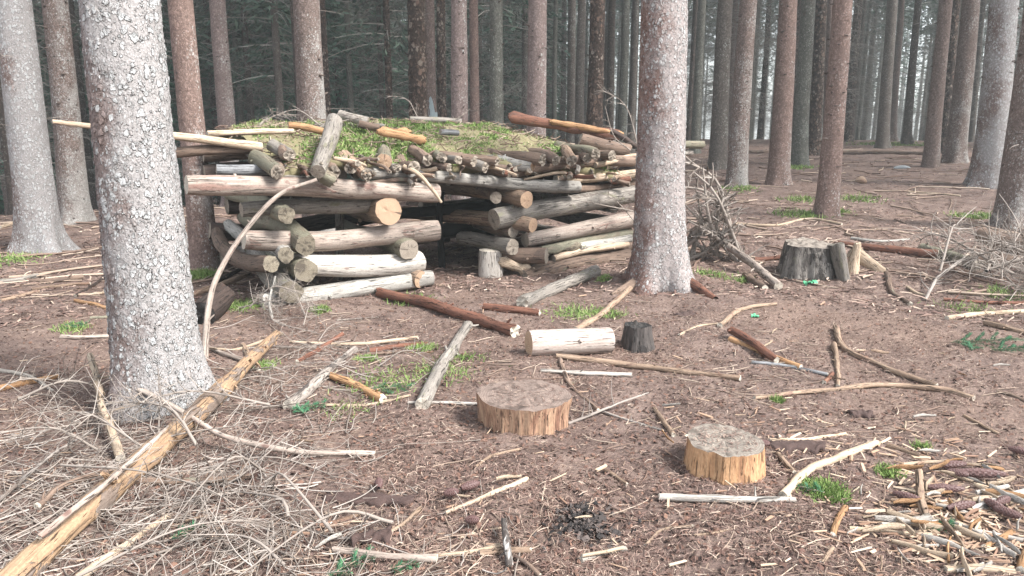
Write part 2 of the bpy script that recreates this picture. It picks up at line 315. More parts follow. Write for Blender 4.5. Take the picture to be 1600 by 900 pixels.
# ------------------------------------------------------------------ mesh helpers
class Geo:
    def __init__(s): s.V = []; s.Q = []; s.T = []; s.L = []; s.QM = []; s.TM = []; s.n = 0
    def add(s, V, Q=None, T=None, L=None, qm=0, tm=0):
        V = np.asarray(V, float).reshape(-1, 3)
        s.V.append(V); s.L.append(V if L is None else np.asarray(L, float).reshape(-1, 3))
        if Q is not None and len(Q): Q = np.asarray(Q).reshape(-1, 4); s.Q.append(Q + s.n); s.QM.append(np.full(len(Q), qm))
        if T is not None and len(T): T = np.asarray(T).reshape(-1, 3); s.T.append(T + s.n); s.TM.append(np.full(len(T), tm))
        s.n += len(V)
    def mesh(s, name, mats, origin=(0, 0, 0), smooth=True, lc=True):
        V = np.concatenate(s.V) - np.asarray(origin)
        Q = np.concatenate(s.Q) if s.Q else np.zeros((0, 4), int); T = np.concatenate(s.T) if s.T else np.zeros((0, 3), int)
        me = bpy.data.meshes.new(name); me.vertices.add(len(V)); me.vertices.foreach_set('co', V.astype(np.float32).ravel())
        nl = Q.size + T.size; me.loops.add(nl); me.loops.foreach_set('vertex_index', np.concatenate([Q.ravel(), T.ravel()]).astype(np.int32))
        me.polygons.add(len(Q) + len(T))
        me.polygons.foreach_set('loop_start', np.concatenate([np.arange(len(Q)) * 4, Q.size + np.arange(len(T)) * 3]).astype(np.int32))
        mi = np.concatenate(s.QM + s.TM) if (s.QM or s.TM) else np.zeros(0)
        for m in mats: me.materials.append(MATS[m])
        me.polygons.foreach_set('material_index', mi.astype(np.int32))
        me.polygons.foreach_set('use_smooth', np.full(len(Q) + len(T), smooth))
        if lc:
            a = me.attributes.new('lc', 'FLOAT_VECTOR', 'POINT'); a.data.foreach_set('vector', np.concatenate(s.L).astype(np.float32).ravel())
        me.update(calc_edges=True); me.validate()
        return me
def link(name, me, parent=None, loc=None):
    o = bpy.data.objects.new(name, me); COL.objects.link(o)
    if parent is not None: o.parent = parent
    if loc is not None: o.location = [float(v) for v in loc]
    return o
def tag(o, label=None, cat=None, group=None, kind=None):
    if label: o['label'] = label
    if cat: o['category'] = cat
    if group: o['group'] = group
    if kind: o['kind'] = kind
    return o
def thing(name, base, label, cat, group=None):
    o = link(name, None, None, base); o.empty_display_size = 0.2; return tag(o, label, cat, group)
def nrm(v): v = np.asarray(v, float); return v / (np.linalg.norm(v) + 1e-12)
def resample(pts, n):
    pts = np.asarray(pts, float); s = np.r_[0, np.cumsum(np.linalg.norm(np.diff(pts, axis=0), axis=1))]
    t = np.linspace(0, s[-1], n)
    if len(pts) > 2:                                  # Catmull-Rom through the points
        q = np.vstack([2 * pts[0] - pts[1], pts, 2 * pts[-1] - pts[-2]]); out = []
        for u in t:
            k = min(np.searchsorted(s, u, 'right') - 1, len(pts) - 2); f = (u - s[k]) / (s[k + 1] - s[k] + 1e-9)
            a, b, c, d = q[k], q[k + 1], q[k + 2], q[k + 3]
            out.append(0.5 * (2 * b + (c - a) * f + (2 * a - 5 * b + 4 * c - d) * f * f + (3 * b - a - 3 * c + d) * f ** 3))
        return np.array(out)
    return np.stack([np.interp(t, s, pts[:, k]) for k in range(3)], 1)
def frames(pts):
    T = np.gradient(pts, axis=0); T /= np.linalg.norm(T, axis=1)[:, None] + 1e-12
    up = np.array([0, 0, 1.0]) if abs(T[0][2]) < 0.8 else np.array([0, 1.0, 0])
    N = np.zeros_like(T); N[0] = nrm(up - T[0] * up.dot(T[0]))
    for i in range(1, len(T)): N[i] = nrm(N[i - 1] - T[i] * N[i - 1].dot(T[i]))
    return T, N, np.cross(T, N)
def tube(g, pts, rad, n=10, rough=0.06, seed=0, caps=(True, True), capmat=1, fq=1.0, ragged=0.0, oval=1.0):
    pts = np.asarray(pts, float); K = len(pts); rad = np.broadcast_to(np.asarray(rad, float), (K,))
    T, N, B = frames(pts); th = np.linspace(0, 2 * pi, n, endpoint=False)
    s = np.r_[0, np.cumsum(np.linalg.norm(np.diff(pts, axis=0), axis=1))]
    c, sn = np.cos(th), np.sin(th)
    S = np.broadcast_to(s[:, None], (K, n)); rb = float(rad.mean())
    nz = fbm(np.stack([c[None] * 1.3 * fq + 0 * S + 11, sn[None] * 1.3 * fq + 0 * S + 5, S / (rb * 5 + 1e-6) * fq], -1), 2, seed)
    gr = vnoise(np.stack([c[None] * 3.6 + 0 * S + 31, sn[None] * 3.6 + 0 * S, S / (rb * 16 + 1e-6)], -1), seed + 5)
    r = rad[:, None] * (1 + rough * nz + rough * 0.5 * gr)
    V = pts[:, None, :] + r[..., None] * (c[None, :, None] * N[:, None, :] + oval * sn[None, :, None] * B[:, None, :])
    if ragged:
        for e, sg in ((0, -1), (K - 1, 1)):
            V[e] += T[e] * (sg * ragged * R.random(n))[:, None]
    L = np.stack([r * c, r * sn, S], -1)
    i = np.arange(K - 1)[:, None] * n; j = np.arange(n)[None]; j2 = (j + 1) % n
    Q = np.stack([i + j, i + j2, i + n + j2, i + n + j], -1).reshape(-1, 4)
    g.add(V, Q, None, L)
    for e, on in ((0, caps[0]), (K - 1, caps[1])):
        if not on: continue
        ring = V[e]; LL = L[e]; ctr = ring.mean(0); mid = ctr + (ring - ctr) * 0.55
        if ragged: ctr = ctr + T[e] * (R.random() - 0.5) * ragged; mid = mid + T[e] * ((R.random(n) - 0.5) * ragged)[:, None]
        VV = np.vstack([ring, mid, ctr[None]]); LV = np.vstack([LL, LL * [0.55, 0.55, 1], [[0, 0, s[e]]]])
        a = np.arange(n); b = (a + 1) % n
        if e == 0: QQ = np.stack([b, a, a + n, b + n], 1); TT = np.stack([b + n, a + n, np.full(n, 2 * n)], 1)
        else: QQ = np.stack([a, b, b + n, a + n], 1); TT = np.stack([a + n, b + n, np.full(n, 2 * n)], 1)
        g.add(VV, QQ, TT, LV, capmat, capmat)
    return V, T, N, B
def many_tubes(g, Pth, Rad, n=3, L=None):
    """Pth (M,K,3), Rad (M,K): many thin tubes at once, pointed or blunt"""
    M, K, _ = Pth.shape
    T = np.gradient(Pth, axis=1); T /= np.linalg.norm(T, axis=2, keepdims=True) + 1e-12
    up = np.where(np.abs(T[..., 2:3]) < 0.9, np.array([0, 0, 1.0]), np.array([1.0, 0, 0]))
    N = up - T * (up * T).sum(-1, keepdims=True); N /= np.linalg.norm(N, axis=2, keepdims=True) + 1e-12
    B = np.cross(T, N); th = np.linspace(0, 2 * pi, n, endpoint=False)
    V = Pth[:, :, None] + Rad[:, :, None, None] * (np.cos(th)[None, None, :, None] * N[:, :, None] + np.sin(th)[None, None, :, None] * B[:, :, None])
    m = np.arange(M)[:, None, None] * (K * n); i = np.arange(K - 1)[None, :, None] * n; j = np.arange(n)[None, None]; j2 = (j + 1) % n
    Q = np.stack([m + i + j, m + i + j2, m + i + n + j2, m + i + n + j], -1).reshape(-1, 4)
    g.add(V, Q)
def rdir(n, zs=1.0):
    v = R.normal(size=(n, 3)); v[:, 2] *= zs; return v / np.linalg.norm(v, axis=1, keepdims=True)

# ------------------------------------------------------------------ ground
T3B, T19B = G(252, 628), G(1030, 442)
MOUNDS += [(T3B[0], T3B[1] + 0.2, 0.05, 0.55), (T19B[0], T19B[1] + 0.2, 0.07, 0.7)]
def build_ground():
    a1 = np.linspace(-52, 52, 430); a2 = np.linspace(52, 308, 60)[1:-1]; ang = np.radians(np.r_[a1, a2])
    rad = np.r_[0.0001, np.geomspace(0.7, 60, 430), np.geomspace(62, 300, 18)]
    A, RR = np.meshgrid(ang, rad); x = RR * np.sin(A); y = RR * np.cos(A); z = ground_z(x, y)
    p = np.stack([x, y, 0 * x], -1); near = np.exp(-RR / 9.0)
    z = z + near * (0.008 * fbm(p * 14, 2, 9) + 0.0035 * fbm(p * 45, 2, 11))
    n = len(ang); i = np.arange(len(rad) - 1)[:, None] * n; j = np.arange(n)[None]; j2 = (j + 1) % n
    Q = np.stack([i + j, i + n + j, i + n + j2, i + j2], -1).reshape(-1, 4)[:, ::-1]
    g = Geo(); g.add(np.stack([x, y, z], -1), Q)
    o = link('ground', g.mesh('ground', ['ground'], lc=False)); tag(o, 'brown needle-covered forest floor', kind='structure')
build_ground()

# ------------------------------------------------------------------ trees
def trunk_geo(r0, H=17.0, n=20, vis=6.0, dz=0.08, lean=(0, 0), flare=0.35, seed=0, flaky=0.0, lumps=0.03, bot=0.3):
    """tapered trunk in tree space (foot at the origin): root flare with lobes, whorl bumps, uneven bark"""
    z = np.r_[np.arange(-bot, vis, dz), np.linspace(vis, H, 14)]; K = len(z)
    th = np.linspace(0, 2 * pi, n, endpoint=False); rs = np.random.default_rng(seed)
    zz = np.maximum(z, 0)
    r = r0 * (1 - 0.055 * zz / 1.0 * (zz < 3) * 0.7 - 0.0385 * np.minimum(zz, 3) * 0 - 0) if False else r0 * np.interp(zz, [0, 1, 3, 7, H * 0.75, H], [1.0, 0.93, 0.83, 0.70, 0.35, 0.04])
    ph = rs.random(4) * 2 * pi; k1, k2 = rs.integers(3, 5), rs.integers(5, 8)
    lob = 0.6 + 0.55 * np.cos(k1 * th + ph[0]) + 0.3 * np.cos(k2 * th + ph[1]) + 0.2 * np.cos(2 * th + ph[2])
    fl = flare * np.exp(-np.maximum(z + 0.05, 0) / (r0 * 0.75))
    f2 = 0.12 * np.exp(-np.maximum(z, 0) / (r0 * 3.0))
    Z, TH = np.meshgrid(z, th, indexing='ij')
    c, s = np.cos(TH), np.sin(TH)
    rr = r[:, None] * (1 + f2[:, None] + fl[:, None] * np.maximum(lob, -0.1)[None])
    rr = rr * (1 + lumps * fbm(np.stack([c * 1.2 + seed, s * 1.2, Z * 1.3], -1), 2, seed) + 0.3 * lumps * vnoise(np.stack([c * 9, s * 9, Z * 11 + seed], -1), seed + 3))
    if flaky:
        q = np.stack([c * r0 * 26 + seed, s * r0 * 26, Z * 11], -1)
        rr = rr + flaky * np.maximum(fbm(q, 3, seed + 8), -0.15)
    wob = 0.012 * r0 / 0.2
    cx = lean[0] * Z + wob * np.sin(Z * 1.1 + ph[3]) - wob * sin(ph[3]); cy = lean[1] * Z
    V = np.stack([cx + rr * c, cy + rr * s, Z], -1)
    L = np.stack([rr * c, rr * s, Z], -1)
    i = np.arange(K - 1)[:, None] * n; j = np.arange(n)[None]; j2 = (j + 1) % n
    Q = np.stack([i + j, i + j2, i + n + j2, i + n + j], -1).reshape(-1, 4)
    g = Geo(); g.add(V, Q, None, L); return g
def dead_branch_paths(M, zlo, zhi, rtrunk, llo, lhi, lean=(0, 0), seed=0, droop=0.15, side=None):
    rs = np.random.default_rng(seed); z0 = rs.uniform(zlo, zhi, M); az = rs.uniform(0, 2 * pi, M) if side is None else side + rs.normal(0, 0.5, M)
    ln = rs.uniform(llo, lhi, M); K = 6; t = np.linspace(0, 1, K)
    rt = rtrunk * np.interp(z0, [0, 3, 7, 17], [1, .83, .70, .1]) * 0.9
    rise = rs.normal(0.12, 0.22, M); bend = rs.normal(0, 0.22, M)
    rad = rt[:, None] + ln[:, None] * t
    a = az[:, None] + bend[:, None] * t ** 2
    x = rad * np.cos(a) + (lean[0] * z0)[:, None]; y = rad * np.sin(a) + (lean[1] * z0)[:, None]
    z = z0[:, None] + ln[:, None] * (rise[:, None] * t - droop * t ** 2)
    return np.stack([x, y, z], -1), ln
def dead_branches_geo(M, zlo, zhi, rtrunk, llo, lhi, lean=(0, 0), seed=0, rad=0.009, twigs=4, n=3, droop=0.2):
    g = Geo(); Pt, ln = dead_branch_paths(M, zlo, zhi, rtrunk, llo, lhi, lean, seed, droop)
    t = np.linspace(1, 0.25, Pt.shape[1]); many_tubes(g, Pt, np.clip(ln, 0.2, 1.3)[:, None] * rad * t[None], n)
    if twigs:
        rs = np.random.default_rng(seed + 1); S = []; Rr = []
        for _ in range(twigs):
            k = rs.integers(1, Pt.shape[1] - 1, M); p0 = Pt[np.arange(M), k]; d = Pt[np.arange(M), k + 1] - p0; d /= np.linalg.norm(d, axis=1)[:, None] + 1e-9
            e = rs.normal(size=(M, 3)) * 0.75; e[:, 2] -= 0.15; v = d + e; v /= np.linalg.norm(v, axis=1)[:, None]
            l = ln * rs.uniform(0.18, 0.45, M); tt = np.linspace(0, 1, 4)
            q = p0[:, None] + v[:, None] * (l[:, None] * tt)[..., None]; q[..., 2] -= 0.12 * l[:, None] * tt ** 2
            S.append(q); Rr.append(np.clip(ln, 0.2, 1.3)[:, None] * rad * 0.5 * np.linspace(1, 0.4, 4)[None])
        many_tubes(g, np.concatenate(S), np.concatenate(Rr), n)
    return g
def crown_geo(seed, zlo, zhi, rmax, nb=110, nq=34, leaf=(0.16, 0.045), apex=True):
    """spruce crown: drooping branches with hanging needle sprays as thousands of small faces"""
    rs = np.random.default_rng(seed); u = rs.random(nb) ** 0.8; z0 = zlo + (zhi - zlo) * u
    ln = rmax * (1 - 0.9 * u) * rs.uniform(0.65, 1.1, nb); az = rs.uniform(0, 2 * pi, nb)
    t = np.linspace(0, 1, 5); dr = rs.uniform(0.15, 0.5, nb)
    x = ln[:, None] * t * np.cos(az)[:, None]; y = ln[:, None] * t * np.sin(az)[:, None]
    z = z0[:, None] + ln[:, None] * (0.12 * t - dr[:, None] * t ** 1.6)
    g = Geo(); many_tubes(g, np.stack([x, y, z], -1), np.linspace(0.02, 0.006, 5)[None] * np.ones((nb, 1)), 3)
    nL = nb * nq; b = np.repeat(np.arange(nb), nq); s = rs.uniform(0.12, 1.0, nL)
    off = rs.normal(0, 1, nL) * 0.22 * ln[b] * (1.1 - s * 0.6); hang = rs.random(nL) ** 1.5 * 0.35
    px = ln[b] * s * np.cos(az[b]) - np.sin(az[b]) * off; py = ln[b] * s * np.sin(az[b]) + np.cos(az[b]) * off
    pz = z0[b] + ln[b] * (0.12 * s - dr[b] * s ** 1.6) - hang * np.minimum(1.0, ln[b])
    c = np.stack([px, py, pz], -1)
    d = np.stack([np.cos(az[b]) + rs.normal(0, .7, nL), np.sin(az[b]) + rs.normal(0, .7, nL), rs.normal(-0.5, .45, nL)], -1)
    d /= np.linalg.norm(d, axis=1)[:, None]; w = np.cross(d, rs.normal(size=(nL, 3))); w /= np.linalg.norm(w, axis=1)[:, None]
    L = (leaf[0] * rs.uniform(0.6, 1.5, nL))[:, None]; W = (leaf[1] * rs.uniform(0.6, 1.4, nL))[:, None]
    V = np.stack([c - d * L - w * W * 0.5, c - w * W * -0.8, c + d * L, c - w * W], 1)
    g.add(V, np.arange(nL * 4).reshape(-1, 4), None, None, 1); return g
CROWNS = [crown_geo(40 + k, zl, 19.5, 2.3, 95, 20).mesh('crown', ['dead_twigs_far', 'crown_needles'], smooth=False, lc=False) for k, zl in enumerate((8.5, 9.5, 10.5))]
FARCROWNS = [crown_geo(60 + k, zl, 20, 2.5, 140, 28, (0.14, 0.036)).mesh('crown', ['dead_twigs_far', 'crown_needles'], smooth=False, lc=False) for k, zl in enumerate((3.6, 5.0, 6.5, 8.0))]
FARDEAD = [dead_branches_geo(150, 0.8, 8.5, 0.13, 0.6, 2.0, seed=80 + k, rad=0.0065, twigs=7, droop=0.28).mesh('dead_branches', ['dead_twigs_far'], lc=False) for k in range(4)]
NT_ = [0]
TREE_XY = []
def tree(label, mat, w, base=None, top=None, at=None, dist=None, n=20, dz=0.1, flare=0.45, stubs=14, twl=(0.12, 0.6), crown='high', group='spruce trunks around the clearing', lumps=0.03, zmax=5.5, name='spruce_tree', flaky=0.0, twrad=0.009, shared=None):
    """base/top: foot pixel and axis pixel at the upper picture edge; at/dist: axis pixel at eye level and metres"""
    NT_[0] += 1; sd = NT_[0] * 13
    if base is not None: b = G(*base)
    else:
        q = P(at, 190, dist); b = np.array([q[0], q[1], float(ground_z(q[0], q[1]))])
    lean = (0, 0)
    if top is not None:
        q = P(top, 0, b[1]); lean = ((q[0] - b[0]) / (q[2] - b[2]), 0.0)
    r0 = 0.5 * w * depth(b) / F_PX
    o = thing(name, b, label, 'tree', group); TREE_XY.append((b[0], b[1]))
    hz = max(zmax, EYE - b[2] + 0.36 * b[1])
    link('trunk', trunk_geo(r0, 18, n, min(hz, 12), dz, lean, flare, sd, flaky, lumps).mesh('trunk', [mat]), o)
    if 9.8 < b[1] < 30:                                     # whorls of short broken snags and scars
        ns = 60; rs = np.random.default_rng(sd + 4); Pt, ln = dead_branch_paths(ns, 0.35, hz, r0, 0.015, 0.06, lean, sd + 4, 0.0); g = Geo(); many_tubes(g, Pt, (rs.uniform(0.008, 0.022, ns) * min(1.4, r0 / 0.15))[:, None] * np.linspace(1.3, 0.45, 6)[None], 5)
        tag(link('branch_snags', g.mesh('branch_snags', ['bark_snag'], lc=False), o), kind='stuff')
    if stubs:
        rs = np.random.default_rng(sd)
        k = dead_branches_geo(stubs, 0.9, hz, r0, twl[0], twl[1], lean, sd, rad=twrad, twigs=2, droop=0.1)
        tag(link('dead_branches', k.mesh('dead_branches', ['grey_twigs' if b[1] < 12 else 'dead_twigs_far'], lc=False), o), kind='stuff')
    if crown:
        me = CROWNS[NT_[0] % 3] if crown == 'high' else FARCROWNS[NT_[0] % 4]
        c = link('crown', me, o); c.rotation_euler = (0, 0, random.random() * 6.28); c.location = (lean[0] * 12, lean[1] * 12, 0)
    if crown == 'low':
        c = tag(link('dead_branches', FARDEAD[NT_[0] % 4], o), kind='stuff'); c.rotation_euler = (0, 0, random.random() * 6.28)
    return o
# --- the big ones near the camera
tree('largest foreground spruce trunk, pale with lichen scales, left of the log shelter', 'bark_lichen_near', 117, (252, 628), (194), n=170, dz=0.012, flare=0.46, stubs=0, zmax=3.0, lumps=0.025)
T19 = tree('big lichen-spotted spruce trunk standing against the right end of the log shelter', 'bark_lichen_mid', 77, (1030, 442), 1033, n=150, dz=0.014, flare=0.62, stubs=0, zmax=3.4, lumps=0.03)
tree('grey lichen-crusted spruce at the far left with wide buttressed foot', 'bark_lichen', 58, (64, 393), 24, n=64, dz=0.03, flare=0.85, stubs=7, lumps=0.04)
tree('grey-brown spruce next to the leftmost lichen-crusted trunk', 'bark_brown_lichen', 42, (118, 346), 86, n=48, dz=0.04, flare=0.5, stubs=12)
tree('thin pale trunk half hidden just behind the grey-brown left spruce', 'bark_grey', 17, (138, 306), 109, n=24, dz=0.08)
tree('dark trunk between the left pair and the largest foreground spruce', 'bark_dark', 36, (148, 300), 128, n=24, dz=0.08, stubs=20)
tree('reddish brown spruce with dark branch scars left of the shelter', 'bark_red', 41, (321, 418), 284, n=64, dz=0.03, flare=0.25, stubs=8)
tree('smooth brown spruce behind the poles jutting from the shelter roof', 'bark_pink', 29, (364, 325), 341, n=40, dz=0.05, stubs=16)
tree('dark flaking trunk close behind the smooth brown spruce', 'bark_flaky', 24, (336, 306), 316, n=40, dz=0.05, stubs=24, flaky=0.012)
tree('lichen-flecked spruce rising straight behind the left part of the mossy roof', 'bark_brown_lichen', 46, at=490, dist=10.8, top=480, n=64, dz=0.04, stubs=14)
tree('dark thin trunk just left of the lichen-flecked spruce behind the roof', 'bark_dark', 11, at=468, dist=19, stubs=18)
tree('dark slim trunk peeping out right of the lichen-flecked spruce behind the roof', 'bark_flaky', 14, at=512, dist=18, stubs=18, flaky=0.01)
tree('dark flaking spruce, broadest of the dark trunks behind the roof centre', 'bark_flaky', 31, at=653, dist=14.5, n=48, dz=0.05, stubs=30, flaky=0.02)
TB = tree('brown spruce with a blue-grey lichen patch on its lower trunk', 'bark_brown', 17, at=676, dist=17, n=32, dz=0.06, stubs=12)
tree('dark flaking slim trunk between two smooth brown spruces behind the roof', 'bark_flaky', 16, at=692, dist=20, n=32, dz=0.06, stubs=26, flaky=0.018)
tree('smooth pinkish brown spruce behind the middle of the mossy roof', 'bark_pink', 29, at=719, dist=13, top=716, n=48, dz=0.05, stubs=12)
tree('narrow red-brown spruce right beside the smooth pinkish one behind the roof', 'bark_red', 17, at=741, dist=18, n=32, dz=0.06, stubs=12)
tree('straight grey-green spruce trunk behind the roof, left of the broad pink one', 'bark_greygreen', 24, at=777, dist=16, n=40, dz=0.06, stubs=10)
tree('broad smooth pink-grey spruce behind the rotten red plank on the roof', 'bark_pink', 33, at=839, dist=12.5, top=839, n=48, dz=0.05, stubs=7)
tree('thin grey-green trunk to the right of the broad pink-grey spruce', 'bark_greygreen', 9, at=866, dist=30, stubs=14)
tree('grey trunk with many snags, left of a touching pair right of the pink-grey spruce', 'bark_grey', 15, at=891, dist=24, n=24, stubs=22)
tree('grey trunk with many snags, right of a touching pair right of the pink-grey spruce', 'bark_grey', 16, at=906, dist=23, n=24, stubs=22)
tree('spruce with dark flaking strip on its left and smooth grey right side', 'bark_flaky', 27, at=928, dist=15, n=40, dz=0.06, stubs=12, flaky=0.012)
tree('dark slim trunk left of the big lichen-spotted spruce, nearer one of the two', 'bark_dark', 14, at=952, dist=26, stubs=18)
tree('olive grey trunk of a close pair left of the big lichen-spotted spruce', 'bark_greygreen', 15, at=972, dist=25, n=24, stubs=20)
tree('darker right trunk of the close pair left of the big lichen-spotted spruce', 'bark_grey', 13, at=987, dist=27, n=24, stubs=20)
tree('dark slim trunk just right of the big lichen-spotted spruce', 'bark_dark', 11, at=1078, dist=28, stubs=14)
tree('grey-green trunk second to the right of the big lichen-spotted spruce', 'bark_greygreen', 15, at=1088, dist=24, top=1098, n=24, stubs=14)
tree('plain grey-brown spruce left of the orange-topped one in the clearing', 'bark_grey', 27, (1121, 264), 1135, n=40, dz=0.06, flare=0.3, stubs=9)
tree('spruce with orange-brown upper and grey lichened lower trunk', 'bark_brown_lichen', 31, (1151, 291), 1169, n=48, dz=0.05, flare=0.35, stubs=8)
tree('reddest spruce of the clearing with flared grey foot', 'bark_red', 32, (1215, 289), 1231, n=48, dz=0.05, flare=0.5, stubs=9)
tree('smooth grey-green spruce right of the reddest one', 'bark_greygreen', 25, (1248, 258), 1262, n=40, dz=0.06, stubs=9)
tree('flaking pale spruce behind the smooth grey-green one', 'bark_flaky', 20, (1270, 243), 1284, n=32, dz=0.06, stubs=16, flaky=0.014)
tree('slim brown trunk hidden behind the dark red-brown leaning spruce', 'bark_brown', 13, (1291, 236), 1299, n=24, stubs=12)
tree('dark red-brown spruce leaning right, standing alone mid clearing', 'bark_red', 33, (1291, 338), 1317, n=56, dz=0.04, flare=0.3, stubs=5)
tree('peeling pale trunk right of the leaning red-brown spruce, far back', 'bark_flaky', 15, (1324, 221), 1342, n=32, dz=0.06, stubs=16, flaky=0.016)
tree('dark trunk next to the peeling pale one, far back', 'bark_dark', 11, (1337, 219), 1356, n=20, stubs=16)
tree('slim trunk left of the grey spruce beyond the long fallen log', 'bark_grey', 11, (1368, 219), 1384, n=20, stubs=16)
tree('grey spruce standing beside the long fallen log at the back of the clearing', 'bark_grey', 19, (1379, 231), 1394, n=32, dz=0.07, stubs=12)
tree('slim brown trunk right of the grey spruce beyond the long fallen log', 'bark_brown', 12, (1394, 217), 1409, n=20, stubs=16)
tree('dark brown slim spruce in the gap at the back right', 'bark_dark', 13, (1417, 217), 1435, n=24, stubs=18)
tree('pale thin trunk behind the brown pair at the back right', 'bark_greygreen', 10, (1442, 218), 1461, n=20, stubs=14)
tree('brown spruce, left one of the pair near the right edge', 'bark_brown', 23, (1454, 261), 1477, n=40, dz=0.05, flare=0.3, stubs=9)
tree('flaking trunk seen between the brown pair near the right edge', 'bark_flaky', 15, (1474, 240), 1494, n=32, dz=0.06, stubs=16, flaky=0.014)
tree('brown spruce with lichened flared foot, right one of the pair near the right edge', 'bark_brown_lichen', 30, (1491, 254), 1517, n=48, dz=0.05, flare=0.5, stubs=9)
tree('thin trunk between the right pair and the large grey lichened spruce', 'bark_grey', 9, (1517, 222), 1537, n=20, stubs=14)
tree('large grey lichened spruce with sweeping foot near the right edge', 'bark_lichen', 46, (1540, 293), 1571, n=64, dz=0.04, flare=0.45, stubs=6)
tree('brown spruce cut by the right picture edge', 'bark_brown_lichen', 54, (1584, 352), 1626, n=64, dz=0.04, flare=0.3, stubs=4)
# thin dark trunks on the left edge and behind
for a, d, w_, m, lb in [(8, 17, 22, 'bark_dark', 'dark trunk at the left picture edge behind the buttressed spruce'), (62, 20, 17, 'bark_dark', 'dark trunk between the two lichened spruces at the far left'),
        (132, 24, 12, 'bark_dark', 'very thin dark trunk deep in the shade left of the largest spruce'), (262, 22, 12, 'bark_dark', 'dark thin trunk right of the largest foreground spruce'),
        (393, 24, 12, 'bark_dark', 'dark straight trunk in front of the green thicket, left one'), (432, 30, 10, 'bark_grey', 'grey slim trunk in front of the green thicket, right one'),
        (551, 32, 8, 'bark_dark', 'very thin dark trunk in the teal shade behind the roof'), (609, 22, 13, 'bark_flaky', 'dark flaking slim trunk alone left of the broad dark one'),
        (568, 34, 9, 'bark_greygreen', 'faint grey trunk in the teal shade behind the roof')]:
    tree(lb, m, w_, at=a, dist=d, stubs=20, crown='low')
# blue-grey lichen plate on the trunk behind the roof
def lichen_plate():
    t = [c for c in TB.children if c.name.startswith('trunk')][0]; r = 0.5 * 17 * TB.location[1] / F_PX
    g = Geo(); zs = np.linspace(1.35, 2.55, 30); th = np.linspace(-pi * 0.98, -pi * 0.06, 16)
    Z, A = np.meshgrid(zs, th, indexing='ij'); jag = 0.25 * vnoise(np.stack([A * 3, A * 0, A * 0], -1), 3)
    Z = np.where(Z > 1.9, 1.9 + (Z - 1.9) * np.clip(0.55 + jag * 2.2 - 0.18 * (A + pi / 2), 0.1, 1.2), Z)
    rr = r * np.interp(Z, [0, 1, 3, 7], [1.02, 0.95, 0.85, .72]) * 1.035 + 0.004 * vnoise(np.stack([A * 8, Z * 14, A * 0], -1), 4)
    V = np.stack([rr * np.cos(A), rr * np.sin(A), Z], -1); n = 16; i = np.arange(29)[:, None] * n; j = np.arange(15)[None]
    g.add(V, np.stack([i + j, i + j + 1, i + n + j + 1, i + n + j], -1).reshape(-1, 4)); link('lichen_patch', g.mesh('lichen_patch', ['blue_lichen']), TB)
lichen_plate()
# --- the stand behind: individual trees sharing a few trunks
SHT = {}
for k, m in enumerate(['bark_grey', 'bark_greygreen', 'bark_grey', 'bark_brown', 'bark_greygreen', 'bark_flaky']):
    SHT[k] = trunk_geo(0.16, 20, 12, 12, 0.25, (0, 0), 0.3, 500 + k, 0.012 if 'flaky' in m else 0).mesh('trunk', [m])
def back_tree(x, y, k, label, group):
    z = float(ground_z(x, y)); o = thing('spruce_tree', (x, y, z), label, 'tree', group); s = random.uniform(0.8, 1.25)
    c = link('trunk', SHT[k % 6], o); s *= 0.85; c.scale = (s, s, 1); c.rotation_euler = (0, 0, random.random() * 6)
    c = link('crown', FARCROWNS[random.randrange(4) if x < 2 else random.choice([2, 3])], o); c.rotation_euler = (0, 0, random.random() * 6); c.scale = (1, 1, random.uniform(0.9, 1.1))
    c = tag(link('dead_branches', FARDEAD[random.randrange(4)], o), kind='stuff'); c.rotation_euler = (0, 0, random.random() * 6)
    TREE_XY.append((x, y))
cnt = 0; tries = 0
while cnt < 250 and tries < 12000:
    tries += 1
    az = random.uniform(-0.66, 0.66); d = 22 + 50 * random.random() ** 1.0
    if az > 0.02 and d < 30: continue
    x, y = d * sin(az), d * cos(az)
    if min((x - a) ** 2 + (y - b) ** 2 for a, b in TREE_XY) < 1.5 ** 2: continue
    if az > 0.1: lb, gp = 'slim grey trunk among many in the pale hazy stand beyond the clearing', 'far trunks beyond the clearing'
    elif az < -0.22: lb, gp = 'slim dark trunk among many in the deep shade beyond the left trees', 'far trunks on the left'
    else: lb, gp = 'slim trunk among many in the dim stand behind the log shelter', 'far trunks behind the shelter'
    back_tree(x, y, random.randrange(6), lb, gp); cnt += 1
for k in range(44):                                    # the stand goes on to both sides
    az = random.uniform(0.66, 1.0) * random.choice([-1, 1]); d = random.uniform(16, 60); x, y = d * sin(az), d * cos(az)
    if min((x - q) ** 2 + (y - v) ** 2 for q, v in TREE_XY) < 1.8 ** 2: continue
    back_tree(x, y, random.randrange(6), 'spruce trunk of the stand continuing beyond the picture edges', 'trunks beyond the picture edges')
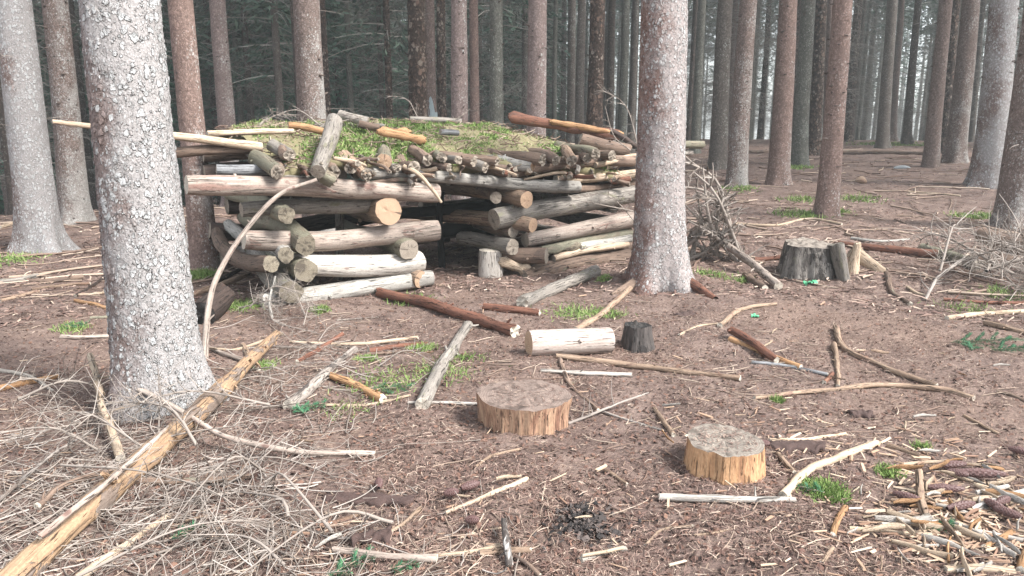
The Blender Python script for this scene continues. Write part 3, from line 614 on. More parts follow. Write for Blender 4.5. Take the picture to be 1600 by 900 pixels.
# young spruces whose green reaches down to the ground
YOUNG = [crown_geo(70 + k, 0.4, 7.5, 2.0, 150, 46, (0.12, 0.035)).mesh('crown', ['dead_twigs_far', 'young_needles'], smooth=False, lc=False) for k in range(2)]
YT = trunk_geo(0.07, 7.8, 10, 5, 0.25, (0, 0), 0.2, 900).mesh('trunk', ['bark_dark'])
for (a, d) in [(385, 27), (415, 31), (440, 27), (350, 33), (530, 30), (565, 36), (600, 33), (300, 30), (640, 38), (250, 26), (215, 30), (100, 25), (20, 24), (60, 29), (790, 40), (855, 42), (700, 40), (-40, 22), (-120, 26), (500, 38)]:
    q = P(a, 190, d); z = float(ground_z(q[0], q[1]))
    o = thing('young_spruce', (q[0], q[1], z), 'young spruce with green branches to the ground in the thicket behind the shelter', 'tree', 'young spruces in the thicket')
    s = random.uniform(0.9, 1.3); c = link('trunk', YT, o); c.scale = (s, s, s); c = link('crown', YOUNG[random.randrange(2)], o); c.scale = (s, s, s); c.rotation_euler = (0, 0, random.random() * 6)
# the wood far behind reads as one mass
def far_wood():
    rs = np.random.default_rng(5); g = Geo(); M = 420; az = rs.uniform(-0.75, 0.75, M); d = rs.uniform(72, 125, M)
    x, y = d * np.sin(az), d * np.cos(az); z = ground_z(x, y); t = np.array([0, 0.3, 0.7, 1.0])
    Pt = np.stack([np.broadcast_to(x[:, None], (M, 4)), np.broadcast_to(y[:, None], (M, 4)), z[:, None] - 0.5 + t * 22], -1)
    many_tubes(g, Pt, 0.19 * (1 - 0.9 * t)[None] * rs.uniform(0.7, 1.2, (M, 1)), 5)
    nL = 60000; b = rs.integers(0, M, nL); h = rs.uniform(1.0, 20, nL); keep = (h > 5) | (rs.random(nL) < np.where(az[b] > 0.05, 0.06, 0.75)); b = b[keep]; h = h[keep]; nL = len(b)
    rr = 2.6 * (1.05 - h / 22) * np.sqrt(rs.random(nL)); a = rs.uniform(0, 6.28, nL)
    c = np.stack([x[b] + rr * np.cos(a), y[b] + rr * np.sin(a), z[b] + h], -1); dd = np.stack([np.cos(a) * 1.2, np.sin(a) * 1.2, rs.normal(-0.3, 0.4, nL)], -1)
    w_ = np.cross(dd, rs.normal(size=(nL, 3))); w_ /= np.linalg.norm(w_, axis=1)[:, None]
    g.add(np.stack([c - dd * 0.3, c + w_ * 0.07, c + dd * 0.3, c - w_ * 0.07], 1), np.arange(nL * 4).reshape(-1, 4), None, None, 1)
    tag(link('distant_wood', g.mesh('distant_wood', ['bark_grey', 'crown_needles'], smooth=False, lc=True)), 'dense grey-green spruce wood closing the view far behind the trunks', 'wood', kind='stuff')
far_wood()

# ------------------------------------------------------------------ the log shelter
FA = np.array([-2.2, 6.5]); FB = np.array([1.34, 8.7]); FD = (FB - FA) / np.linalg.norm(FB - FA); FN = np.array([-FD[1], FD[0]])   # along the front, into the shelter
def FP(px, py, off=0.0):
    """point of the shelter front (a vertical plane), off metres further in"""
    d = ray(px, py)[:2]; a = FA + FN * off
    t = (a[0] * FN[0] + a[1] * FN[1]) / (d[0] * FN[0] + d[1] * FN[1]); q = ray(px, py) * t
    return np.array([q[0], q[1], EYE + q[2]])
SB = np.array([-0.6, 7.6, 0.0])
shelter = thing('log_shelter', SB, 'low shelter of stacked weathered logs with a mossy roof', 'shelter')
LOGN = [0]
def log(p0, p1, r0, r1=None, mat='wood_grey', end='end_grey', name='log', parent=None, base=None, ends=(1, 1), bend=0.015, n=20, rough=0.085, label=None, seg=0.07, ragged=0.0, root=None, oval=1.0):
    LOGN[0] += 1; sd = LOGN[0] * 7; r1 = r1 or r0; p0 = np.asarray(p0, float); p1 = np.asarray(p1, float); L = np.linalg.norm(p1 - p0); K = max(5, int(L / seg))
    t = np.linspace(0, 1, K)[:, None]; rs = np.random.default_rng(sd); off = rs.normal(size=3) * bend * L; off2 = rs.normal(size=3) * bend * 0.5 * L
    pts = p0 + (p1 - p0) * t + off * np.sin(pi * t) + off2 * np.sin(2 * pi * t)
    rad = (r0 + (r1 - r0) * t[:, 0]) * (1 + 0.04 * vnoise(np.stack([t[:, 0] * L * 3, t[:, 0] * 0, t[:, 0] * 0], -1), sd))
    rad[0] *= 0.965; rad[-1] *= 0.965
    base = SB if base is None else base; parent = parent or shelter
    g = Geo(); V, T, N, B = tube(g, pts, rad, n, rough, sd, (False, False), ragged=ragged, oval=oval)
    for _ in range(int(L * 2.0)):                      # knots left by sawn branches
        k = rs.integers(1, K - 1); a = rs.uniform(0, 2 * pi); dr = N[k] * cos(a) + B[k] * sin(a)
        q0 = pts[k] + dr * rad[k] * 0.8; tube(g, np.array([q0, q0 + dr * rad[k] * 0.3, q0 + dr * rad[k] * (0.35 + 0.2 * rs.random())]), [rad[k] * 0.22, rad[k] * 0.17, rad[k] * 0.10], 6, 0.1, sd, (False, True), 0)
    o = link(name, g.mesh(name, [mat], base), parent)
    if label: o['label'] = label
    for e, on in ((0, ends[0]), (K - 1, ends[1])):
        if not on: continue
        gg = Geo(); ring = V[e]; c = ring.mean(0); sg = -1 if e == 0 else 1; nn = len(ring)
        rel = np.stack([(ring - c) @ N[e], (ring - c) @ B[e], 0 * ring[:, 0]], -1); VV = []; LL = []
        for f in (1.0, 0.8, 0.5, 0.25):
            jit = 0.003 * rs.normal(size=nn) if f < 1 else 0 * rs.random(nn)
            VV.append(c + (ring - c) * f + T[e] * (sg * (0.004 * (1 - f)) + jit + (ragged * rs.normal(size=nn) * 0.4 if f < 1 else 0))[:, None]); LL.append(rel * f)
        VV = np.vstack(VV + [c[None] + T[e] * 0.002 * sg]); LL = np.vstack(LL + [[[0, 0, 0]]]); a = np.arange(nn); b = (a + 1) % nn
        Q = np.vstack([np.stack([a + k * nn, b + k * nn, b + (k + 1) * nn, a + (k + 1) * nn], 1) for k in range(3)]); TT = np.stack([a + 3 * nn, b + 3 * nn, np.full(nn, 4 * nn)], 1)
        if e == 0: Q = Q[:, ::-1]; TT = TT[:, ::-1]
        gg.add(VV, Q, TT, LL); link('cut_end', gg.mesh('cut_end', [end], base), o)
    return o
def fl(a, b, wpx, mat, end='end_grey', off=(0.0, 0.0), **k):
    """wall log between two pixels of the front"""
    p0 = FP(a[0], a[1], off[0]); p1 = FP(b[0], b[1], off[1]); w0, w1 = wpx if isinstance(wpx, tuple) else (wpx, wpx)
    return log(p0, p1, 0.5 * w0 * depth(p0) / F_PX, 0.5 * w1 * depth(p1) / F_PX, mat, end, **k)
DV = np.array([FN[0], FN[1], 0.0])
def cl(a, rpx, mat, end='end_grey', off=-0.28, L=2.3, rise=0.0, skew=0.0, taper=0.9, **k):
    """cross log pointing at the viewer: its sawn end at pixel a, the rest running into the shelter"""
    p0 = FP(a[0], a[1], off); d = nrm(DV + np.array([FD[0], FD[1], 0]) * skew + np.array([0, 0, rise])); r = rpx * depth(p0) / F_PX
    return log(p0, p0 + d * L, r, r * taper, mat, end, **k)
# front wall, left part
fl((408, 473), (674, 434), (33, 27), 'wood_greywhite', 'end_pale', (-0.02, -0.05))
fl((446, 414), (657, 407), 33, 'wood_white', 'end_pale', (0.02, 0.0))
fl((381, 375), (684, 359), (30, 32), 'wood_pink', 'end_pale', (0.0, 0.0))
fl((377, 328), (612, 314), (24, 27), 'wood_grey', 'end_grey', (0.08, 0.06))
fl((291, 289), (683, 302), (31, 29), 'wood_pink', 'end_pale', (-0.14, -0.10), bend=0.006)
fl((338, 265), (470, 268), 17, 'wood_slate', 'end_grey', (0.12, 0.12))
# left corner: cross logs lying between the front logs
for a, r, m, e in [((449, 336), 16, 'wood_mossy', 'end_old'), ((478, 383), 18, 'wood_mossy', 'end_old'), ((447, 398), 14, 'wood_greywhite', 'end_old'), ((478, 423), 21, 'wood_mossy', 'end_old'), ((455, 457), 21, 'wood_grey', 'end_old'), ((424, 412), 15, 'wood_brown', 'end_old')]:
    cl(a, r * 0.92, m, e, -0.22, 2.2, rough=0.15, bend=0.02)
# door jamb left: short cross logs with round ends
cl((607, 330), 21, 'wood_tan', 'end_fresh', -0.16, 1.9); cl((640, 390), 17, 'wood_mossy', 'end_grey', -0.14, 1.8); cl((657, 437), 14, 'wood_tan', 'end_fresh', -0.12, 1.2, skew=-0.5)
# lintel and upper beams
fl((580, 270), (904, 292), (20, 19), 'wood_greywhite', 'end_pale', (-0.05, -0.10), bend=0.005)
fl((868, 281), (1000, 270), 14, 'wood_pale', 'end_pale', (-0.02, 0.0))
fl((796, 272), (1003, 252), 19, 'wood_brown', 'end_grey', (0.02, 0.0))
fl((700, 283), (1000, 262), 16, 'wood_dark', 'end_grey', (0.2, 0.2))
fl((860, 297), (1000, 285), 12, 'wood_brown', 'end_grey', (0.03, 0.05))
# right part of the front
fl((772, 343), (1002, 301), (33, 27), 'wood_grey', 'end_grey', (0.0, 0.0), rough=0.07)
fl((820, 375), (996, 341), (22, 25), 'wood_pink', 'end_grey', (-0.02, 0.02))
fl((845, 392), (985, 366), (15, 20), 'wood_mossy', 'end_grey', (-0.02, 0.02), rough=0.1)
fl((905, 386), (985, 372), 13, 'wood_greywhite', 'end_pale', (-0.10, -0.06))
fl((865, 404), (980, 381), 11, 'wood_pale', 'end_grey', (-0.13, -0.08), rough=0.12)
fl((818, 433), (984, 400), (27, 25), 'wood_brown', 'end_grey', (-0.12, -0.06), rough=0.08)
fl((826, 410), (985, 386), 20, 'wood_brown', 'end_grey', (0.06, 0.1))
cl((823, 312), 14, 'wood_tan', 'end_fresh', -0.20, 2.0, skew=-0.12); cl((775, 309), 10, 'wood_brown', 'end_grey', -0.02, 1.2, skew=0.25)
cl((833, 352), 12, 'wood_tan', 'end_fresh', -0.20, 1.9, skew=-0.35); cl((853, 400), 13, 'wood_brown', 'end_grey', -0.26, 0.6, skew=-0.9, ragged=0.01)
cl((802, 362), 10, 'wood_brown', 'end_grey', -0.02, 0.9); cl((800, 386), 13, 'wood_grey', 'end_grey', -0.12, 0.8, skew=-0.2, ragged=0.02)
def plank(a, b, wpx, tpx, mat, off=(0, 0), name='plank', rough=0.25, label=None):
    p0 = FP(a[0], a[1], off[0]); p1 = FP(b[0], b[1], off[1]); g = Geo(); L = np.linalg.norm(p1 - p0); K = max(8, int(L / 0.03)); t = np.linspace(0, 1, K)
    LOGN[0] += 1; sd = LOGN[0]; s = depth(p0) / F_PX; prof = 0.75 + 0.3 * vnoise(np.stack([t * 7, t * 0, t * 0], -1), sd); prof[0] *= 0.5; prof[-1] *= 0.45
    tube(g, p0 + (p1 - p0) * t[:, None], 0.5 * wpx * s * prof, 12, rough, sd, (True, True), 0, ragged=0.03, oval=tpx / wpx)
    o = link(name, g.mesh(name, [mat], SB), shelter)
    if label: o['label'] = label
plank((782, 408), (836, 428), 26, 12, 'wood_pale', (-0.02, -0.15))
plank((820, 398), (905, 383), 16, 7, 'wood_mossy', (-0.14, -0.12))
# charred poles and post inside, back wall
BK = 1.45
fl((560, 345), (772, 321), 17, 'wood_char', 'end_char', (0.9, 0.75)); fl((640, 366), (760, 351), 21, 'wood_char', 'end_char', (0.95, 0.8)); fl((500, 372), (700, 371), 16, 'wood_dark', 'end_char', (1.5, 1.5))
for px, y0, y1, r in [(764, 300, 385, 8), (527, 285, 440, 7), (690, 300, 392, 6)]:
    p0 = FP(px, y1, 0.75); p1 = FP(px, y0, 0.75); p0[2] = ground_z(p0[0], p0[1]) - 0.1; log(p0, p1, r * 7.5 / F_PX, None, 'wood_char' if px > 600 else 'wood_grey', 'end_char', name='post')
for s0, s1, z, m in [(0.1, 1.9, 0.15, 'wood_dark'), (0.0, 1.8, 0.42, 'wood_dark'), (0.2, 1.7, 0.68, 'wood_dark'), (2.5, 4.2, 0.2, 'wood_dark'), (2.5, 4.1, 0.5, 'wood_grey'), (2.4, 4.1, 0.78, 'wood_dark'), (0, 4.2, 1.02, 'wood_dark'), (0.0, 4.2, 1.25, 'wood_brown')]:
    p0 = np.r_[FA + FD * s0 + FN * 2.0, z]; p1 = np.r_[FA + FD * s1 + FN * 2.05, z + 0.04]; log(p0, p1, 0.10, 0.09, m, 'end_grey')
for z in (0.15, 0.4, 0.63, 0.86, 1.05):                 # right end wall
    p0 = np.r_[FB - FD * 0.05 + FN * 0.22, z]; log(p0, p0 + DV * 2.2, 0.1, 0.09, 'wood_grey', 'end_grey')
# pale sawn block standing in the doorway
b = FP(766, 433, 0.10); b[2] = float(ground_z(b[0], b[1])) - 0.02; bh = 0.5 * 37 * depth(b) / F_PX
blk = thing('chopping_block', b, 'pale upright sawn log block standing in the shelter doorway', 'block'); log(b, b + np.array([0.005, 0, 0.29]), bh, bh * 0.96, 'wood_white', 'end_pale', 'block_side', blk, b, (0, 1), 0.0, 22)
# ---- roof
def roof_z(s, v):
    """height of the roof filling: s 0..1 along the front, v 0..1 into the depth"""
    z = 1.20 - 0.10 * s + (0.37 - 0.02 * s) * np.sin(np.clip(v, 0, 1) * pi * 0.55) - 0.14 * sstep(0.80, 1.05, s) - 0.10 * sstep(0.16, 0.0, s)
    q = np.stack([s * 9, v * 5, s * 0], -1); return z + 0.05 * fbm(q, 3, 21) + 0.015 * fbm(q * 5, 2, 22)
RL = 4.02; RD = 2.25
def roof_pt(s, v): return np.stack([FA[0] + FD[0] * (s * RL + 0.1) + FN[0] * (v * RD - 0.1), FA[1] + FD[1] * (s * RL + 0.1) + FN[1] * (v * RD - 0.1), roof_z(s, v)], -1)
def roof():
    S, Vv = np.meshgrid(np.linspace(0.03, 1, 130), np.linspace(0.04, 1, 70), indexing='ij'); edge = 0.02 * vnoise(np.stack([S * 30, Vv * 0, Vv * 0], -1), 4)
    p = roof_pt(S, Vv + edge * (1 - Vv)); g = Geo(); n = 70; i = np.arange(129)[:, None] * n; j = np.arange(69)[None]
    q = p.copy(); q[..., 2] -= 0.10
    Q = np.stack([i + j, i + n + j, i + n + j + 1, i + j + 1], -1).reshape(-1, 4); g.add(np.concatenate([p.reshape(-1, 3), q.reshape(-1, 3)]), np.vstack([Q, Q[:, ::-1] + n * 130]))
    N0 = n * 130                                       # rim
    e = np.arange(129) * n; g.add(np.zeros((0, 3)), np.vstack([np.stack([e, e + N0, e + n + N0, e + n], 1), np.stack([e + n + 69, e + n + 69 + N0, e + 69 + N0, e + 69], 1)]) - g.n)
    tag(link('roof_filling', g.mesh('roof_filling', ['moss_base'], SB), shelter), kind='stuff')
    # moss: short curved blades, dense where it grows green
    M = 42000; s = R.uniform(0.05, 0.99, M); v = R.uniform(0.04, 0.99, M); dn = fbm(np.stack([s * 13, v * 7, s * 0], -1), 3, 33)
    k = R.random(M) < sstep(-0.25, 0.45, dn) + 0.12; s, v, dn = s[k], v[k], dn[k]; p = roof_pt(s, v); M = len(s); d = rdir(M); d[:, 2] = np.abs(d[:, 2]) * 0.8 + 0.35; d /= np.linalg.norm(d, axis=1)[:, None]
    h = R.uniform(0.014, 0.036, M)[:, None] * (1 + 0.6 * sstep(0.1, 0.6, dn))[:, None]; w_ = np.cross(d, rdir(M)); w_ /= np.linalg.norm(w_, axis=1)[:, None]; w_ *= 0.006
    g = Geo(); g2 = Geo(); V = np.stack([p - w_, p + w_, p + d * h + w_ * 0.4, p + d * h - w_ * 0.4], 1); green = (dn + R.normal(0, 0.25, M)) > 0.16
    for gg, m in ((g, green), (g2, ~green)):
        gg.add(V[m], np.arange(m.sum() * 4).reshape(-1, 4))
    tag(link('moss', g.mesh('moss', ['moss'], SB, smooth=False, lc=False), shelter), 'bright green moss on the shelter roof', kind='stuff'); tag(link('dry_moss', g2.mesh('dry_moss', ['roof_moss'], SB, smooth=False, lc=False), shelter), kind='stuff')
    # needles, twigs and bark crumbs lying in the moss
    M = 900; p = roof_pt(R.uniform(0.0, 1.0, M), R.uniform(0.0, 0.95, M)); p[:, 2] += R.uniform(0.0, 0.05, M); az = R.uniform(0, 6.28, M); l = R.uniform(0.04, 0.22, M); t = np.linspace(-0.5, 0.5, 5)
    d = np.stack([np.cos(az), np.sin(az), R.normal(0, 0.25, M)], -1); q = p[:, None] + d[:, None] * (l[:, None] * t)[..., None]; q[..., 2] += (R.normal(0, 0.2, M)[:, None] * l[:, None]) * (t ** 2 * 2)
    g = Geo(); many_tubes(g, q, R.uniform(0.002, 0.006, M)[:, None] * np.ones((1, 5)), 4); tag(link('roof_twigs', g.mesh('roof_twigs', ['twig_litter'], SB, lc=False), shelter), kind='stuff')
roof()
# poles carrying the roof, their front ends showing under the moss
rp = [(431, 269, 13, 'wood_mossy', .5), (451, 243, 11, 'wood_brown', .3), (520, 268, 14, 'wood_mossy', .3), (548, 262, 12, 'wood_brown', .8), (572, 272, 11, 'wood_tan', .6), (600, 252, 14, 'wood_mossy', .6), (646, 262, 13, 'wood_mossy', .3), (668, 250, 11, 'wood_brown', .4), (690, 246, 10, 'wood_mossy', .5),
      (715, 250, 9, 'wood_grey', .2), (738, 252, 11, 'wood_brown', -.6), (757, 262, 10, 'wood_grey', -.8), (794, 268, 12, 'wood_mossy', -.9), (831, 259, 11, 'wood_greywhite', -1.2), (846, 250, 12, 'wood_brown', -.3), (868, 250, 10, 'wood_mossy', .1), (893, 250, 11, 'wood_tan', .8), (917, 247, 9, 'wood_brown', .6), (775, 252, 10, 'wood_brown', -1.0), (700, 262, 8, 'wood_brown', -.4), (930, 240, 10, 'wood_mossy', .2), (955, 243, 10, 'wood_brown', .1), (620, 262, 9, 'wood_grey', .2)]
for x, y, r, m, sk in rp:
    cl((x, y), r * 0.82, m if m != 'wood_mossy' or x % 3 == 0 else 'wood_brown', 'end_fresh' if x in (831, 600) else 'end_grey', -0.14 - 0.14 * random.random(), random.uniform(0.5, 1.0), rise=0.07, skew=sk * 0.7, rough=0.13, ragged=0.025 if x not in (600,) else 0.0, bend=0.03)
for k in range(60):                                    # broken sticks and bark strips wedged along the roof edge
    s_ = random.uniform(0.02, 1.0); v_ = random.uniform(-0.07, 0.10); p = roof_pt(np.array(s_), np.array(max(v_, 0.0))); p = p + DV * (v_ * 1.2) + [0, 0, random.uniform(-0.10, 0.03)]; a = random.gauss(0, 0.9); d = nrm(DV * cos(a) + np.r_[FD, 0] * sin(a) + [0, 0, random.gauss(0.05, 0.18)]); l = random.uniform(0.15, 0.55)
    log(p - d * l * 0.5, p + d * l * 0.5, random.uniform(0.012, 0.032), random.uniform(0.010, 0.022), random.choice(['wood_brown', 'wood_grey', 'wood_tan', 'wood_brown', 'wood_pale', 'wood_red']), 'end_grey', 'stick', ends=(1, 1), n=9, rough=0.22, ragged=0.02, bend=0.04, seg=0.05, oval=random.choice([1, 1, 0.45]))
for k in range(26):                                    # bark-covered inner poles under the roof
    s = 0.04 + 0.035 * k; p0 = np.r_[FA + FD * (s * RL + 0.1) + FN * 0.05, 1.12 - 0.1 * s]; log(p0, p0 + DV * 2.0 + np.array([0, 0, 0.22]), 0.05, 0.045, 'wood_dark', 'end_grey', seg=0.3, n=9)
# loose pieces lying on the roof
def rl(a, b, w, mat, end='end_grey', off=(0.3, 0.5), **k): return fl(a, b, w, mat, end, off, **k)
rl((497, 268), (522, 189), (24, 26), 'wood_grey', 'end_grey', (-0.38, 0.55), label='grey log lying up the roof slope', rough=0.08)
rl((398, 246), (434, 268), 24, 'wood_mossy', 'end_grey', (0.25, -0.25), rough=0.1); rl((424, 226), (455, 243), 19, 'wood_grey', 'end_grey', (0.35, 0.15))
rl((537, 245), (573, 276), (22, 15), 'wood_tan', 'end_grey', (0.15, -0.25), ragged=0.04, rough=0.16); rl((505, 275), (518, 282), 22, 'wood_mossy', 'end_grey', (-0.3, -0.3), rough=0.2, ragged=0.03)
rl((324, 209), (458, 205), 9, 'wood_pale', 'end_pale', (0.4, 0.5), name='pole'); rl((82, 190), (408, 230), (7, 15), 'wood_pale', 'end_pale', (0.15, 0.3), name='pole', label='long pale pole jutting out left past the largest trunk', bend=0.008)
rl((262, 240), (408, 234), 17, 'wood_brown', 'end_grey', (0.3, 0.35), name='pole'); rl((451, 196), (515, 208), 11, 'wood_orange', 'end_fresh', (0.8, 0.7)); rl((470, 200), (600, 197), 7, 'wood_grey', 'end_grey', (1.4, 1.2), name='pole')
rl((530, 178), (575, 190), 14, 'wood_grey', 'end_grey', (1.2, 1.0)); rl((560, 193), (592, 200), 12, 'wood_brown', 'end_grey', (0.9, 0.85)); rl((640, 186), (720, 190), 9, 'wood_grey', 'end_grey', (1.7, 1.7)); rl((688, 206), (716, 208), 9, 'wood_slate', 'end_grey', (0.7, 0.7))
plank((591, 206), (663, 219), 17, 10, 'wood_orange', (0.5, 0.4), 'broken_wood', 0.35, 'splintered orange rotten wood on the moss')
plank((595, 204), (640, 206), 10, 8, 'wood_orange', (0.55, 0.55), 'broken_wood', 0.4)
plank((797, 183), (970, 213), 20, 12, 'wood_red', (1.25, 0.75), 'rotten_log', 0.25, 'long rotten red-orange log on the roof'); plank((860, 190), (972, 209), 11, 8, 'wood_orange', (1.05, 0.72), 'rotten_log', 0.3)
rl((908, 219), (982, 236), (20, 23), 'wood_brown', 'end_grey', (0.45, 0.2), ragged=0.02, rough=0.1); rl((955, 205), (1004, 236), 9, 'wood_dark', 'end_grey', (0.5, 0.2))
rl((1010, 232), (1097, 226), 12, 'wood_mossy', 'end_pale', (0.7, 0.8), ragged=0.02); rl((1010, 240), (1080, 238), 10, 'wood_grey', 'end_pale', (0.75, 0.85)); rl((930, 258), (1010, 245), 9, 'wood_pale', 'end_pale', (-0.05, 0.1), name='pole')

# ------------------------------------------------------------------ sticks, branches and logs on the forest floor
STK = [0]
def side_twigs(g, pts, rad, num, seed, lmul=6.0, n=5):
    rs = np.random.default_rng(seed); T = np.gradient(pts, axis=0)
    for _ in range(num):
        k = rs.integers(1, len(pts) - 1); t = nrm(T[k]); v = rs.normal(size=3); v[2] = abs(v[2]) * 0.7; v = nrm(nrm(v - t * v.dot(t)) + t * rs.uniform(0.1, 0.9)); l = rad[k] * rs.uniform(0.6, 1.4) * lmul
        q = resample(np.array([pts[k], pts[k] + v * l * 0.5 + rs.normal(size=3) * l * 0.06, pts[k] + v * l + rs.normal(size=3) * l * 0.1]), 6)
        tube(g, q, np.linspace(rad[k] * 0.42, rad[k] * 0.18, 6), n, 0.1, seed, (False, True), 0)
def stick(pxs, w, mat, label, name='stick', cat='stick', end='end_pale', lifts=None, n=10, knots=3, twigs=0, rough=0.11, ragged=0.012, group=None, wiggle=0.006, twl=6.0):
    STK[0] += 1; sd = 1000 + STK[0] * 3; w0, w1 = w if isinstance(w, tuple) else (w, w); pts = []
    for i, p in enumerate(pxs):
        q = G(p[0], p[1]); f = i / (len(pxs) - 1); r = 0.5 * (w0 + (w1 - w0) * f) * depth(q) / F_PX
        lf = (lifts[i] if lifts else 0.0) + r * 0.75; pts.append(G(p[0], p[1], lf))
    L = sum(np.linalg.norm(pts[i + 1] - pts[i]) for i in range(len(pts) - 1)); rs = np.random.default_rng(sd); K = int(np.clip(L / 0.025, 10, 60)); pts = resample(pts, K)
    s = np.linspace(0, 1, K); env = np.sin(pi * s)[:, None]
    pts = pts + env * wiggle * L * np.stack([fbm(np.stack([s * 5 + sd, s * 0 + k, s * 0], -1), 2, sd) for k in range(3)], -1) * [1, 1, 0.4]
    rad = np.array([0.5 * (w0 + (w1 - w0) * f) * depth(p) / F_PX for f, p in zip(s, pts)]) * (1 + 0.09 * fbm(np.stack([s * L * 9, s * 0, s * 0], -1), 2, sd))
    g = Geo(); base = pts[K // 2].copy(); base[2] = pts[:, 2].min() - rad.min()
    V, T, N, B = tube(g, pts, rad, n, rough, sd, (True, True), 1, ragged=ragged)
    for _ in range(knots):
        k = rs.integers(1, K - 1); a = rs.uniform(0, 2 * pi); dr = N[k] * cos(a) + B[k] * sin(a); q0 = pts[k] + dr * rad[k] * 0.6; l = rad[k] * rs.uniform(0.8, 1.8)
        tube(g, np.array([q0, q0 + (dr + T[k] * 0.5) * l * 0.6, q0 + (dr + T[k] * 0.7) * l]), [rad[k] * 0.34, rad[k] * 0.24, rad[k] * 0.16], 6, 0.1, sd, (False, True), 0)
    if twigs: side_twigs(g, pts, rad, twigs, sd, twl)
    return tag(link(name, g.mesh(name, [mat, end], base), None, base), label, cat, group)
S = stick
# lower left: the peeled trunk and the branches across it
S([(432, 522), (330, 622), (232, 712), (120, 815), (28, 900), (-60, 985)], (13, 50), 'wood_halfpeeled', 'long half-peeled orange fallen trunk slanting through the lower left', 'fallen_log', 'log', n=28, knots=12, twigs=0, rough=0.07, lifts=[0.10, 0.05, 0.03, 0.01, 0.0, 0.0], wiggle=0.004, twl=3)
S([(262, 668), (165, 755), (62, 838)], (7, 10), 'wood_pink', 'pale peeled pole lying along the top of the orange fallen trunk', lifts=[0.12, 0.13, 0.12], knots=2)
S([(204, 602), (278, 640), (350, 682), (450, 703), (584, 709)], (9, 9), 'wood_pink', 'reddish-flecked pale branch crossing over the orange fallen trunk', 'fallen_branch', 'branch', lifts=[0.16, 0.12, 0.08, 0.02, 0.0], twigs=6, knots=5)
S([(141, 556), (160, 630), (188, 714)], (10, 13), 'wood_pale', 'stub of a pale broken branch propped up beside the largest spruce', 'broken_branch', 'branch', lifts=[0.16, 0.10, 0.02], twigs=3, knots=4)
S([(122, 905), (190, 856), (261, 808)], (15, 10), 'wood_pale', 'pale stick at the bottom left below the fallen trunk', knots=3)
S([(215, 752), (300, 752), (393, 744)], (13, 8), 'wood_brown', 'brown branch lying right of the fallen trunk middle', 'fallen_branch', 'branch', twigs=4)
S([(-6, 608), (40, 598), (90, 588)], (13, 7), 'wood_orange', 'split orange slab at the left picture edge'); S([(-4, 578), (45, 588), (82, 610)], (8, 4), 'wood_grey', 'crooked grey branch over the orange slab at the left edge', twigs=4, lifts=[.06, .05, .0])
S([(60, 790), (110, 755), (225, 725)], (14, 8), 'wood_brown', 'half-buried brown branch behind the fallen trunk'); S([(0, 780), (80, 712), (145, 672)], (6, 3), 'wood_twig', 'grey forked branch among dry twigs at the lower left', 'fallen_branch', 'branch', twigs=14, twl=14, lifts=[.03, .08, .12])
# left middle ground
S([(96, 526), (135, 527), (174, 525)], (6, 8), 'wood_pink', 'pinkish stick touching the left side of the largest spruce'); S([(48, 440), (90, 438), (128, 433)], 8, 'wood_brown', 'brown stick on the needles behind the largest spruce, longer of two')
S([(0, 440), (30, 437), (58, 431)], 8, 'wood_grey', 'grey stick at the left edge below the buttressed spruce'); S([(50, 452), (100, 446), (140, 443)], 5, 'wood_tan', 'thin tan stick below the brown one left of the largest spruce'); S([(118, 470), (150, 476), (171, 483)], 6, 'wood_orange', 'short orange stick left of the largest spruce')
S([(120, 461), (150, 459), (172, 455)], 4, 'wood_pale', 'thin pale twig left of the largest spruce'); S([(143, 497), (160, 496), (174, 494)], 5, 'wood_mossy', 'short mossy stick left of the largest spruce'); S([(118, 462), (140, 450), (166, 431)], 5, 'wood_dark', 'dark thin stick leaning towards the largest spruce'); S([(0, 470), (30, 463), (60, 455)], 5, 'wood_tan', 'thin tan stick low at the left picture edge'); S([(0, 355), (18, 350), (36, 344)], 6, 'wood_pale', 'pale stick left of the buttressed foot')
# in front of the shelter
def lean_pole():
    px = [(320, 576, 5.0), (322, 520, 5.2), (334, 445, 5.55), (375, 372, 5.95), (434, 306, 6.25), (494, 281, 6.42)]; pts = resample([P(a, b, c) for a, b, c in px], 50); pts[0][2] = ground_z(pts[0][0], pts[0][1]) - 0.02
    g = Geo(); rad = np.linspace(0.024, 0.016, 50); tube(g, pts, rad, 12, 0.08, 71, ragged=0.01); side_twigs(g, pts, rad, 3, 5, 3); tag(link('leaning_pole', g.mesh('leaning_pole', ['wood_pink', 'end_pale'], pts[0]), None, pts[0]), 'long bent pale pole leaning from the ground onto the shelter front', 'pole')
    pts = resample([FP(631, 260, -0.2), FP(655, 273, -0.32), FP(676, 297, -0.36), FP(689, 315, -0.36)], 24); g = Geo(); rad = np.linspace(0.022, 0.015, 24); tube(g, pts, rad, 10, 0.1, 72, ragged=0.01); tag(link('hooked_stick', g.mesh('hooked_stick', ['wood_pale', 'end_pale'], pts[0]), None, pts[0]), 'short curved pale stick hanging from the roof over the doorway', 'stick')
    pts = resample([FP(425, 497, -0.5), FP(421, 470, -0.45), FP(430, 432, -0.3)], 18); g = Geo(); rad = np.linspace(0.014, 0.009, 18); tube(g, pts, rad, 8, 0.1, 73); side_twigs(g, pts, rad, 5, 6, 6); tag(link('twig', g.mesh('twig', ['wood_greywhite', 'end_pale'], pts[0]), None, pts[0]), 'thin white twig standing against the shelter left corner', 'twig')
lean_pole()
